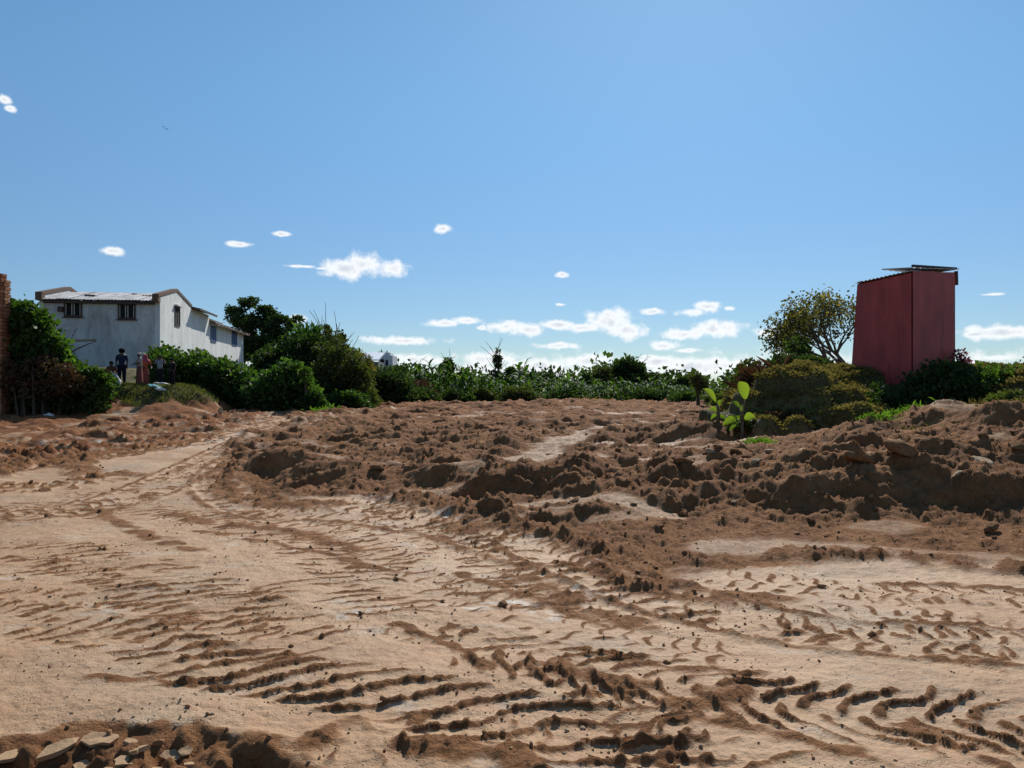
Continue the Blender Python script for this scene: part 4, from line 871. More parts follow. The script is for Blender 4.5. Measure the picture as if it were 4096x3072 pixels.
hedge('dry_shrub', 'small withered brown shrub at the left end of the grassy knoll', [(195,800),(215,790),(232,805)], 30.8, .7, 22, .2, 875, 2200, .12, BRUSH, 'shrub', None, 15)
hedge('vine_hedge', 'dense creeper covered mound hiding the corner of the house', [(332,755),(345,742),(372,748),(400,738),(425,748),(445,772),(480,776),(520,790),(560,806)], 36.2, 3.0, 170, .5, 885, 15000, .21, VINE, 'hedge', None, 16, .8)
hedge('vine_hedge', 'rounded very dark creeper mound right of the knoll', [(545,820),(580,800),(605,782),(640,778),(662,800),(672,850),(676,880)], 34.6, 2.4, 130, .45, 893, 12500, .19, VINE, 'hedge', None, 17, .8)
hedge('vine_curtain', 'bright green creeper hanging down the right side of the dark mound', [(655,790),(672,810),(690,860),(712,885)], 34.0, .8, 34, .22, 890, 2600, .17, VINE, 'creeper', None, 18, .8)
hedge('leafy_bush', 'tall leafy bush between the dark mound and the tree', [(556,770),(585,735),(622,722),(665,724),(700,728)], 41, 4, 150, .45, 880, 10000, .24, DARKLEAF, 'bush', None, 19)
hedge('leafy_bush', 'bushy dark green thicket with spiky top in front of the far white building', [(690,735),(720,738),(748,742),(770,770),(785,795),(800,840)], 40, 4, 190, .36, 885, 12500, .19, OLIVE, 'bush', None, 20)
hedge('leafy_bush', 'mid green bush at the edge of the bare field', [(785,800),(820,792),(850,800),(880,810),(905,835)], 47, 4, 120, .42, 868, 7000, .22, DARKLEAF, 'bush', None, 21)
hedge('dry_shrub', 'brownish scrub before the cane at the far edge of the field', [(855,835),(890,815),(925,825),(945,850)], 50, 2, 50, .4, 870, 4000, .16, BRUSH, 'shrub', None, 22)
hedge('low_shrub', 'small pale green shrub at the foot of the thicket', [(715,850),(735,838),(770,845),(800,860)], 38, 1.2, 30, .25, 885, 2400, .15, VINE, 'shrub', None, 23)
def shaped_tree(name, label, cl, Y, x, mat, nl, lsz, trunk_r=.2, seed=1, sub=5, sq=.45, shell=.3):
    q = np.random.default_rng(seed); X = (x*K-512)/F*Y; bz = hz(X, Y); t = tag(empty(name, (X, Y, bz)), label, 'tree'); out_ = []
    for (cx1, cy1, rx, ry) in cl:
        r1 = rx*K*Y/F; r2 = ry*K*Y/F
        for _ in range(sub):
            p = at(cx1+q.uniform(-.6, .6)*rx, cy1+q.uniform(-.6, .6)*ry, Y+q.uniform(-1, 1)*r1*.8); k = q.uniform(.35, .6); out_.append((p.x-X, p.y-Y, p.z-bz, r1*k, r1*k, max(r2*k*1.1, .12)))
    out_ = np.array(out_); foliage('crown', out_, nl, lsz, mat, t, shell=shell)
    mb = MB(); lowz = out_[:, 2].min(); mb.tube([(0, 0, -.3), (.1, 0, lowz*.6), (0, 0, lowz+.5)], [trunk_r*1.3, trunk_r, trunk_r*.7], 8)
    for e in out_[::3]: m_ = Vector((e[0]*.45, e[1]*.45, lowz+(e[2]-lowz)*.45)); mb.tube([(0, 0, lowz*.75), tuple(m_), (e[0], e[1], e[2]-.1)], [trunk_r*.5, trunk_r*.28, trunk_r*.1], 5)
    mb.build('trunk', BARK, t, True); return t
shaped_tree('cedar_like_tree', 'spreading dark tree with layered branches behind the white house', [(540,655,26,12),(510,668,22,12),(565,668,30,10),(525,690,36,12),(580,685,36,12),(615,692,34,10),(640,690,16,7),(550,705,46,14),(600,712,36,12),(530,725,30,14),(560,735,40,18),(520,750,22,20),(545,765,40,20),(590,735,25,14),(498,665,10,7),(632,704,14,6)], 84, 555, DARKLEAF, 13000, .32, .3, 3)
tr = [('slim_tree', 'thin tree top rising over the thicket', 700, 700, 45, 14, 760, OLIVE, 700, .16, 9, .5)]
hedge('spiky_plant', 'pale green broad leaved plant poking out of the thicket top', [(640,730),(660,705),(680,722)], 43, 1, 14, .3, 760, 500, .7, CANE, 'plant', None, 24, .22)
hedge('slim_shrub', 'feathery thin topped shrub above the thicket', [(690,720),(705,705),(715,715),(740,728)], 43, 1, 20, .22, 760, 700, .3, OLIVE, 'shrub', None, 25, .18)
hedge('feathery_bamboo', 'feathery yellow green bamboo spray before the far roof', [(755,760),(775,745),(790,765),(800,790)], 44, 1, 18, .28, 800, 1300, .24, YEL, 'bamboo', None, 26, .18)

# ------------------------------------------------------------------ far buildings
FARW = simple('far_white', (.62, .63, .66), .9, .1, 3)
fb = at(832, 800, 95); fbt = tag(empty('far_building', (fb.x, 95, .2)), 'distant white block with roof tank and antennas behind the trees', 'building')
def farbox(mb, x0, x1, y0, y1, Y, d):
    a = at(x0, y1, Y)-Vector((fb.x, 95, .2)); b = at(x1, y0, Y)-Vector((fb.x, 95, .2)); mb.box(((a.x+b.x)/2, a.y+d/2, (a.z+b.z)/2), (b.x-a.x, d, b.z-a.z))
mb = MB(); farbox(mb, 818, 848, 768, 850, 95, 4); mb.build('wall', FARW, fbt)
mb = MB(); farbox(mb, 823, 843, 763, 768.2, 95.5, 2.5); mb.build('roof_tank', FARW, fbt)
mb = MB(); farbox(mb, 822, 829, 776, 786, 94.9, .2); farbox(mb, 833, 838, 778, 790, 94.9, .2); mb.build('window', DARKIN, fbt)
mb = MB()
for xx, yt in ((824, 755), (836, 757)): a = at(xx, 764, 96)-Vector((fb.x, 95, .2)); b = at(xx, yt, 96)-Vector((fb.x, 95, .2)); mb.tube([a, b], .07, 5); mb.tube([b+Vector((-.4, 0, -.3)), b+Vector((.4, 0, -.3))], .04, 4)
mb.build('antenna', WOOD, fbt)
fr_ = at(800, 800, 80); fs = tag(empty('far_shed', (fr_.x, 80, .2)), 'distant low shed with pale tin roof next to the white block', 'shed')
mb = MB(); a = at(775, 779, 80)-fs.location; b = at(818, 779, 80)-fs.location; mb.hexa([a, b, b+Vector((0, 4, .9)), a+Vector((0, 4, .9)), a+ZU*.12, b+ZU*.12, b+Vector((0, 4, 1.02)), a+Vector((0, 4, 1.02))]); mb.build('roof', simple('far_tin', (.7, .72, .75), .4, .1, 3, metal=.3), fs)
mb = MB(); mb.box(((a.x+b.x)/2, 2.2, a.z/2-.1), (b.x-a.x-.3, 3.6, a.z)); mb.build('wall', simple('far_grey', (.2, .2, .2), .9), fs)

# ------------------------------------------------------------------ row of cane and trees at the far edge
def cane_mesh(seed, H=2.5, nleaf=13, lw=.11):
    q = np.random.default_rng(seed); V = []; Fc = []; T = []
    for sidx in range(2):
        ox, oy = q.uniform(-.2, .2, 2)
        b = len(V); 
        for k in range(2):
            for j in range(3): a = j*2.09; V.append((ox+.022*math.cos(a), oy+.022*math.sin(a), k*H*.75))
        for j in range(3): Fc.append((b+j, b+(j+1) % 3, b+3+(j+1) % 3, b+3+j)); T.append(.4)
        for i in range(nleaf//2+1):
            z0 = H*(.15+.6*i/(nleaf/2)); a = q.uniform(0, 6.28); L_ = q.uniform(.7, 1.15)*(.9 if i > 4 else .8); el_ = q.uniform(.7, 1.35); p = np.array([ox, oy, z0]); tn = q.random(); side = np.array([-math.sin(a), math.cos(a), 0])
            b = len(V); ns = 4
            for s in range(ns+1):
                wv = lw*math.sin(math.pi*(.12+.86*s/ns))*.5; V.append(tuple(p-side*wv)); V.append(tuple(p+side*wv))
                d = np.array([math.cos(a)*math.cos(el_), math.sin(a)*math.cos(el_), math.sin(el_)]); p = p+d*L_/ns; el_ -= q.uniform(.2, .55)
            for s in range(ns): Fc.append((b+2*s, b+2*s+1, b+2*s+3, b+2*s+2)); T.append(tn)
    o = mesh_np('cane_plant', V, Fc, CANE, attrs={'tint': ('FACE', T)}); me = o.data; bpy.data.objects.remove(o); return me
cms = [cane_mesh(200+i, 2.5, 14, (.13, .2)[i % 2]) for i in range(6)]
q = random.Random(8); cnt = 0
for row, (Y0, n, x0, x1) in enumerate([(56, 80, 1000, 1560), (59, 80, 880, 1600), (63, 90, 830, 1620)]):
    for i in range(n):
        x = x0+(x1-x0)*(i+q.uniform(-.4, .4))/n; Y = Y0+q.uniform(-1.6, 1.6); X = (x*K-512)/F*Y
        o = bpy.data.objects.new('cane_plant', cms[q.randrange(6)]); C.objects.link(o); s = q.uniform(.75, 1.2)*(1.34 if x < 1130 else .84)*(.75 if row == 0 else 1)*(.85+.35*math.sin(x*.021+row)*math.sin(x*.007))
        o.location = (X, Y, .4); o.scale = (s*1.15, s*1.15, s); o.rotation_euler = (0, 0, q.uniform(0, 6.28)); cnt += 1
        tag(o, 'long leaved green cane plant in the row along the far edge of the field', 'plant', 'cane plants along the far edge of the field')
# far-off wood reading as one mass
cl = []
q = np.random.default_rng(5)
for i in range(330):
    x = q.uniform(-400, 2700); Y = q.uniform(95, 125); r = q.uniform(1.4, 2.8); yt = 812+10*math.sin(x*.013)+8*math.sin(x*.041+1)
    p = at(x, yt+q.uniform(8, 40), Y); cl.append((p.x, p.y, p.z, r*1.3, r, r*.8))
o = foliage('far_wood', np.array(cl), 30000, .75, DARKLEAF, None); tag(o, 'low dark wood along the horizon', 'wood', kind='stuff')
for a in [('small_tree','small rounded tree above the cane at the left of the row',965,772,70,19,830,DARKLEAF,1500,.25,41),
          ('slender_tree','tall slender tree with a tuft on bare stems above the cane',1075,752,68,11,800,OLIVE,500,.24,42),
          ('small_tree','narrow dark tree right of the slender tree',1103,792,70,20,850,DARKLEAF,1500,.25,43),
          ('small_tree','leafy dark tree at the base of the slender tree',1062,800,67,28,860,DARKLEAF,2200,.25,44),
          ('small_tree','low tree half hidden in the middle of the cane row',1150,805,72,20,850,DARKLEAF,1500,.25,45),
          ('small_tree','pointed dark tree in the middle of the cane row',1190,800,75,24,850,DARKLEAF,1700,.25,46),
          ('small_tree','loose grey green tree left of the largest round tree',1305,783,72,32,850,OLIVE,2600,.24,47),
          ('round_tree','largest round dark tree standing over the cane',1366,770,64,46,855,DARKLEAF,6500,.24,48),
          ('small_tree','dome shaped tree in the distance right of the largest tree',1441,812,85,24,860,DARKLEAF,1500,.3,49),
          ('small_tree','low broad tree at the left of the cane row',1015,808,72,40,860,DARKLEAF,2500,.25,50),
          ('small_tree','very small tree between the pointed tree and the loose tree',1238,826,78,20,860,DARKLEAF,1100,.28,51),
          ('sapling','sparse young tree left of the grassy bank',1508,800,42,22,860,OLIVE,700,.16,52),
          ('dark_bush_tree','dark bushy tree behind the banana plants',1545,838,44,26,925,DARKLEAF,2500,.18,53),
          ('small_tree','low bushy tree at the left behind the field edge',860,782,66,40,860,DARKLEAF,3000,.26,54),
          ('spindly_tree','thin spire of a tree above the thicket right of the dark tree',708,694,46,8,775,OLIVE,420,.2,61),
          ('spindly_tree','second thin spire of a tree above the thicket nearer the far building',738,712,46,8,775,OLIVE,380,.2,62),
          ('small_tree','loose tree rising behind the low bush at the left end of the field',905,795,74,26,850,OLIVE,1500,.28,63),
          ('small_tree','grey green tree behind the cane between the two left trees',1000,790,76,22,850,DARKLEAF,1400,.28,64),
          ('small_tree','feathery tree just right of the slender tree',1128,786,78,16,850,OLIVE,900,.26,65),
          ('small_tree','small dark tree left of the loose grey green tree',1268,800,80,20,850,DARKLEAF,1200,.28,66),
          ('small_tree','small tree between the largest tree and the dome shaped tree',1408,802,78,16,850,OLIVE,900,.28,67),
          ('small_tree','thin leafy tree just right of the dome shaped tree',1475,806,76,18,850,DARKLEAF,1000,.28,68),
          ('small_tree','dark crown behind the thicket left of the far shed',735,735,60,40,830,DARKLEAF,2500,.26,55)]:
    tree(*a[:2], a[2], a[3], a[4], a[5], a[6], a[7], a[8], a[9], a[10], 22, .32, .1)

for i, (a, lab) in enumerate([((905,835,35,48),'low dark bush at the left end of the cane row'),((985,838,30,52),'rounded dark bush in front of the left part of the cane row'),((1045,838,22,55),'dark upright bush below the slender tree'),((1120,832,30,54),'brownish dark bush left of the middle of the cane row'),
      ((1215,838,34,55),'spreading dark bush before the middle of the cane row'),((1330,842,26,56),'small olive bush below the largest round tree'),((1395,840,36,54),'dark bush right below the largest round tree'),((1480,846,30,52),'dark bush near the right end of the cane row'),((1575,850,28,40),'leafy bush at the right end of the cane row')]):
    x, yt, hw, Y = a; hedge('field_bush', lab, [(x-hw,yt+16),(x-hw*.4,yt+2),(x+hw*.3,yt),(x+hw,yt+18)], Y, 2.5, 40, .38, 868, 3000, .2, (DARKLEAF, DARKLEAF, OLIVE)[i % 3 if i != 3 else 2], 'bush', None, 80+i)
# ------------------------------------------------------------------ right: tree with yellowing leaves behind the hut
def fan_tree():
    X, Y = at(1838, 790, 27).x, 27; bz = hz(X, Y); t = tag(empty('yellowing_tree', (X, Y, bz)), 'wide airy tree with bare forking branches and yellowing leaves left of the red hut', 'tree')
    q = random.Random(3); mb = MB(); ends = []
    topz = CH+(HY-290)*Y/F-bz
    def grow(p, d, l, r, k):
        pts = [p.copy()]; rad = [r]; c = p.copy()
        for i in range(4): d = (d+Vector((q.uniform(-.22, .22), q.uniform(-.22, .22), q.uniform(-.1, .12)))).normalized(); c = c+d*l/4; pts.append(c.copy()); rad.append(r*(1-.4*(i+1)/4))
        mb.tube(pts, rad, 6 if k > 2 else 4, cap=False)
        if k == 0: ends.append(c.copy()); return
        if k == 1: ends.append(pts[2].copy())
        for j in range(3 if k > 1 else 3):
            a = q.uniform(0, 6.28); dd = (d+Vector((math.cos(a), math.sin(a), q.uniform(-.1, .4)))*.62).normalized(); grow(c, dd, l*q.uniform(.62, .8), r*.56, k-1)
    for (dx, dy, dz) in ((-.25, .1, 1), (.3, 0, 1), (-.9, 0, .8), (.85, .1, .8), (-.5, .6, .9), (.4, -.5, 1), (-1.2, -.2, .55), (-1.5, .3, .35), (-.7, -.6, .75)):
        d = Vector((dx, dy, dz)).normalized(); grow(Vector((dx*.05, dy*.05, -.1)), d, topz*.36, .075, 4)
    mb.build('trunk', PALEBARK, t, True)
    E = np.array([e[:] for e in ends]); E = E[E[:, 2] > .5]
    n = 8200; k = rng.integers(0, len(E), n); P = E[k]+rng.normal(size=(n, 3))*.13; D = unit(rng.normal(size=(n, 3))+np.array([0, 0, .2])); t.scale = (1.15, 1.1, 1.06)
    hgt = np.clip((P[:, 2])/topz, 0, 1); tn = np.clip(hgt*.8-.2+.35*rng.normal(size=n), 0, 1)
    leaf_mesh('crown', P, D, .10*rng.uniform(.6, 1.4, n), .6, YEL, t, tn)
    return t
fan_tree()
RG = 'brush on the grassy bank'
hedge('dark_bush', 'very dark bush against the right side of the red hut', [(1958,835),(1990,790),(2020,780),(2060,782),(2085,800),(2110,830)], 17.6, 1.6, 90, .26, 900, 9500, .11, DARKLEAF, 'bush', None, 61)
hedge('dark_bush', 'low dark bush at the left foot of the red hut', [(1880,800),(1915,830),(1945,862),(1965,880)], 17.5, .8, 50, .22, 935, 4500, .1, DARKLEAF, 'bush', None, 62)
hedge('green_bush', 'low green bush running to the right edge beyond the hut', [(2075,805),(2110,786),(2150,786),(2190,790),(2240,800),(2300,805)], 18.2, 1.8, 90, .26, 880, 8000, .12, VINE, 'bush', None, 63)
hedge('dry_shrub', 'reddish dry shrub with bare twigs at the left end of the grassy bank', [(1618,800),(1630,768),(1645,762),(1662,785),(1690,800)], 18.5, 1.2, 40, .2, 850, 6500, .075, BRUSH, 'shrub', None, 64, .3)
hedge('wispy_shrub', 'wispy dark shrub at the far left of the grassy bank', [(1592,810),(1605,785),(1622,775),(1640,800)], 20, 1.2, 30, .2, 870, 2600, .1, OLIVE, 'shrub', None, 65)
hedge('leafy_shrub', 'small leafy shrub below the yellowing tree', [(1672,760),(1700,730),(1725,722),(1740,745)], 24, 1.0, 22, .22, 800, 1100, .13, DARKLEAF, 'shrub', None, 66)
hedge('leafy_shrub', 'dark shrub on the bank top right of the dry shrub', [(1668,775),(1700,760),(1740,770),(1790,775)], 22, 1.2, 40, .2, 800, 2600, .11, DARKLEAF, 'shrub', None, 67)
hedge('shrub_or_ledge_shade', 'shaded green shrub on the lower face of the grassy bank', [(1750,870),(1790,850),(1840,850),(1880,880)], 16.9, .6, 50, .16, 935, 3600, .09, OLIVE, 'shrub', None, 68)
hedge('shrub_or_ledge_shade', 'dark leaf strip added as shade under the upper ledge of the grassy bank', [(1660,835),(1720,828),(1790,832),(1830,838)], 17.2, .5, 36, .1, 862, 2600, .07, OLIVE, 'shrub', None, 71)  # added leaf strip, stands in for the shadow beneath the upper ledge
hedge('shrub_or_ledge_shade', 'brown leaf strip added as shade under the lower ledge of the grassy bank', [(1650,890),(1700,884),(1760,890),(1800,900)], 16.2, .5, 36, .1, 918, 2600, .07, BRUSH, 'shrub', None, 72)  # added brown strip that darkens the underside of the lower ledge like shade
hedge('shrub_or_ledge_shade', 'small dark shrub at the foot of the banana plants', [(1570,905),(1600,895),(1640,905)], 16.2, .5, 24, .12, 940, 1600, .08, OLIVE, 'shrub', None, 69)
hedge('low_shrub', 'tussock of greenery on the far right of the bank crest', [(2150,850),(2190,845),(2240,850)], 14.2, .6, 30, .14, 885, 2400, .08, OLIVE, 'shrub', None, 70)
place = at(2075, 778, 19.6); bush('pink_shrub', 'tiny pink flowered shrub tucked against the hut behind the dark bush', (place.x, place.y, place.z), (.2, .2, .25), 8, .1, 300, .08, leafmat('pink', [(0, (.15, .04, .06)), (1, (.3, .1, .12))], .3, tcol=(1.2, .8, .8)), 'shrub', None, 3)

# ------------------------------------------------------------------ banana plants before the bank
BAN = leafmat('banana_leaf', [(0, (.10, .16, .03)), (1, (.18, .25, .05))], .52, .5, tcol=(1.5, 1.6, .35))
STALK = simple('stalk', (.16, .11, .06), .8, .3, 10)
def banana(label, x, ybase, Y, leaves):
    b = at(x, ybase, Y); bz = hz(b.x, Y); t = tag(empty('banana_plant', (b.x, Y, bz)), label, 'plant'); base = Vector((b.x, Y, bz))
    mb = MB(); mb.tube([(0, 0, -.1), (.02, 0, .15), (.0, 0, .36)], [.045, .036, .024], 8)
    for (lx, ly, tx, ty, wd, dy, tn) in leaves:
        A = at(lx, ly, Y+dy)-base; B = at(tx, ty, Y+dy*1.6)-base; top = Vector((0, 0, .33))
        mb.tube([(0, 0, .35), tuple(top+(A-top)*.5+Vector((0, 0, .03))), tuple(A)], [.022, .016, .012], 5)
        d = (B-A); Ln = d.length; d.normalize(); side = d.cross(Vector((.15, -1, .25))).normalized(); nr_ = side.cross(d).normalized(); V = []; Fc = []; ns = 8
        for s in range(ns+1):
            u = s/ns; c = A+d*Ln*u+Vector((0, 0, math.sin(u*math.pi)*Ln*.16-u*u*Ln*.10)); wv = wd*math.sin(math.pi*min(1, (.04+.94*u)**.82))**.95*.5
            V += [tuple(c-side*wv+nr_*wv*.35), tuple(c), tuple(c+side*wv+nr_*wv*.35)]
        for s in range(ns):
            for e in (0, 1): Fc.append((3*s+e, 3*s+e+1, 3*s+4+e, 3*s+3+e))
        mesh_np('leaf', V, Fc, BAN, t, True, {'tint': ('FACE', [tn]*len(Fc))})
    mb.build('stalk', STALK, t, True)
banana('banana plant with one tall upright bright leaf before the grassy bank', 1602, 935, 16.0, [(1610,862,1596,820,.25,0,.95),(1608,905,1632,898,.16,-.1,.8),(1590,908,1560,915,.15,-.1,.6),(1595,915,1588,895,.1,.1,.5),(1598,880,1578,868,.1,.2,.3),(1606,912,1622,922,.1,.15,.0),(1600,890,1606,872,.08,.2,.2),(1596,915,1575,928,.1,-.15,.1)])
banana('smaller banana plant with a drooping pointed yellow green leaf', 1550, 930, 16.6, [(1546,868,1518,836,.13,0,.9),(1548,880,1560,862,.09,.1,.4),(1550,890,1530,882,.1,-.1,.7),(1552,900,1568,905,.09,.1,.1),(1548,895,1535,905,.08,.1,0)])

# ------------------------------------------------------------------ grasses
def blades(name, X, Y, Lh, mat, label, cat='grass', lean=.35, w_=.018, kind='stuff', tn=None, parent=None, off=None):
    n = len(X); Z = look('z', X, Y); P = np.stack([X, Y, Z-.01], 1)
    if off is not None: P = P-np.array(off)[None]
    D = unit(np.stack([rng.normal(size=n)*lean, rng.normal(size=n)*lean, np.ones(n)], 1)); o = leaf_mesh(name, P, D, Lh, 1.0, mat, parent, tn, fold=.1, droop=.12)
    return o
def thin(name, X, Y, Lh, mat, lean, W, parent=None, off=None, tn=None, droop=.12):
    n = len(X); Z = look('z', X, Y); P = np.stack([X, Y, Z-.01], 1)
    if off is not None: P = P-np.array(off)[None]
    D = unit(np.stack([rng.normal(size=n)*lean, rng.normal(size=n)*lean, np.ones(n)], 1)); return leaf_mesh(name, P, D, Lh, W, mat, parent, tn, fold=.1, droop=droop)
def region(n, x0, x1, y0, y1, cond):
    X = rng.uniform(x0, x1, n); Y = rng.uniform(y0, y1, n); r = (0, 0, 0, look('g', X, Y)); k = cond(X, Y, r); return X[k], Y[k]
X, Y = region(150000, 5.0, 14.5, 15.4, 24, lambda X, Y, r: (r[3] > .2)); t_ = np.clip(.35+.5*pn(X*1.2, Y*1.2, 300)+.3*rng.random(len(X)), 0, 1)
o = thin('dry_grass', X, Y, rng.uniform(.06, .2, len(X)), DRYG, .8, .2, tn=t_, droop=.3); tag(o, 'dry olive grass covering the bank below the red hut', 'grass', kind='stuff')
X, Y = region(46000, -20, -11.8, 30.3, 39, lambda X, Y, r: (r[3] > .3)); o = thin('knoll_grass', X, Y, rng.uniform(.06, .2, len(X)), GRASS, .5, .16); tag(o, 'short green grass on the knoll the people stand on', 'grass', kind='stuff')
X, Y = region(9000, -12, 26, 46, 60, lambda X, Y, r: r[3] > .02 if False else (Y+2*pn(X*.3, Y*.3, 9) > 54)); o = thin('field_edge_weeds', X, Y, rng.uniform(.2, .6, len(X)), GRASS, .5, .16); tag(o, 'weeds fringing the far side of the bare field', 'weeds', kind='stuff')
def tuft(label, x, y, Y, n, h, sp, mat=GRASS, bright=.8):
    p = at(x, y, Y); bz = hz(p.x, Y); t = tag(empty('grass_tuft', (p.x, Y, bz)), label, 'grass tuft')
    X = p.x+rng.normal(size=n)*sp; Yy = Y+rng.normal(size=n)*sp*.6
    o = thin('blade', X, Yy, h*rng.uniform(.5, 1.2, n), mat, .55, .11, t, (p.x, Y, bz), np.clip(bright+.2*rng.normal(size=n), 0, 1), .25); o['kind'] = 'stuff'
BRG = leafmat('bright_grass', [(0, (.05, .09, .02)), (1, (.13, .20, .05))], .5, tcol=(1.4, 1.8, .4))
tuft('bright green grass tuft at the left foot of the grassy bank', 1640, 958, 13.6, 260, .15, .14, BRG); tuft('bright grass tuft on the crest just before the dark bushes under the hut', 1915, 912, 14.2, 420, .2, .24, BRG)
tuft('thin grass tuft low on the rubble slope right of the shrub', 1895, 930, 13.6, 200, .16, .14, BRG); tuft('grass tuft on the hump under the lowest corner of the hut', 1955, 878, 14.4, 300, .22, .2, BRG); tuft('yellowish grass tuft among the clods of the upper slope', 1985, 955, 12.4, 60, .2, .12, DRYG, .5)
tuft('grass tuft at the right end of the crest', 2195, 860, 13.6, 500, .22, .3, DRYG, .5); tuft('small tuft at the foot of the vine mound on the red soil', 700, 893, 33, 150, .35, .3, BRG)
tuft('tall dry grass stems on the left end of the bank top', 1640, 790, 18.9, 260, .75, .22, BRUSH, .5)

# ------------------------------------------------------------------ people on the knoll
SKIN = simple('skin', (.10, .055, .035), .55, .1, 10)
def cloth(name, c): return simple(name, c, .9, .2, 14, .2, .1)
def skin_mesh(name, pts, edges, rad, mat, parent, sub=1, root=0):
    me = bpy.data.meshes.new(name); me.from_pydata([tuple(p) for p in pts], edges, []); bm = bmesh.new(); bm.from_mesh(me); ly = bm.verts.layers.skin.verify(); bm.verts.ensure_lookup_table()
    for i, v in enumerate(bm.verts): r = rad[i]; v[ly].radius = (r, r) if not isinstance(r, tuple) else r; v[ly].use_root = (i == root)
    bm.to_mesh(me); bm.free(); o = bpy.data.objects.new(name+'_tmp', me); C.objects.link(o)
    md = o.modifiers.new('s', 'SKIN'); md.use_smooth_shade = True; s = o.modifiers.new('b', 'SUBSURF'); s.levels = sub; s.render_levels = sub
    dg = bpy.context.evaluated_depsgraph_get(); m2 = bpy.data.meshes.new_from_object(o.evaluated_get(dg)); bpy.data.objects.remove(o); m2.name = name
    m2.materials.clear(); m2.materials.append(mat); m2.polygons.foreach_set('use_smooth', np.ones(len(m2.polygons), bool)); m2.update()
    r = bpy.data.objects.new(name, m2); C.objects.link(r); r.parent = parent; return r
def ball(name, c, r, mat, parent, n=10):
    bm = bmesh.new(); bmesh.ops.create_uvsphere(bm, u_segments=n+4, v_segments=n, radius=1)
    for v in bm.verts: v.co = Vector((v.co.x*r[0]+c[0], v.co.y*r[1]+c[1], v.co.z*r[2]+c[2]))
    me = bpy.data.meshes.new(name); bm.to_mesh(me); bm.free(); me.materials.append(mat); me.polygons.foreach_set('use_smooth', np.ones(len(me.polygons), bool)); o = bpy.data.objects.new(name, me); C.objects.link(o); o.parent = parent; return o
def lathe(name, prof, mat, parent, n=14, c=(0, 0), sq=.75, wob=.08):
    V = []; Fc = []
    for k, (r, zz) in enumerate(prof):
        for j in range(n): a = 6.283*j/n; rr = r*(1+wob*math.sin(a*5+k*.4)); V.append((c[0]+rr*math.cos(a), c[1]+rr*sq*math.sin(a), zz))
    for k in range(len(prof)-1):
        for j in range(n): j2 = (j+1) % n; Fc.append((k*n+j, k*n+j2, (k+1)*n+j2, (k+1)*n+j))
    return mesh_np(name, V, Fc, mat, parent, True)
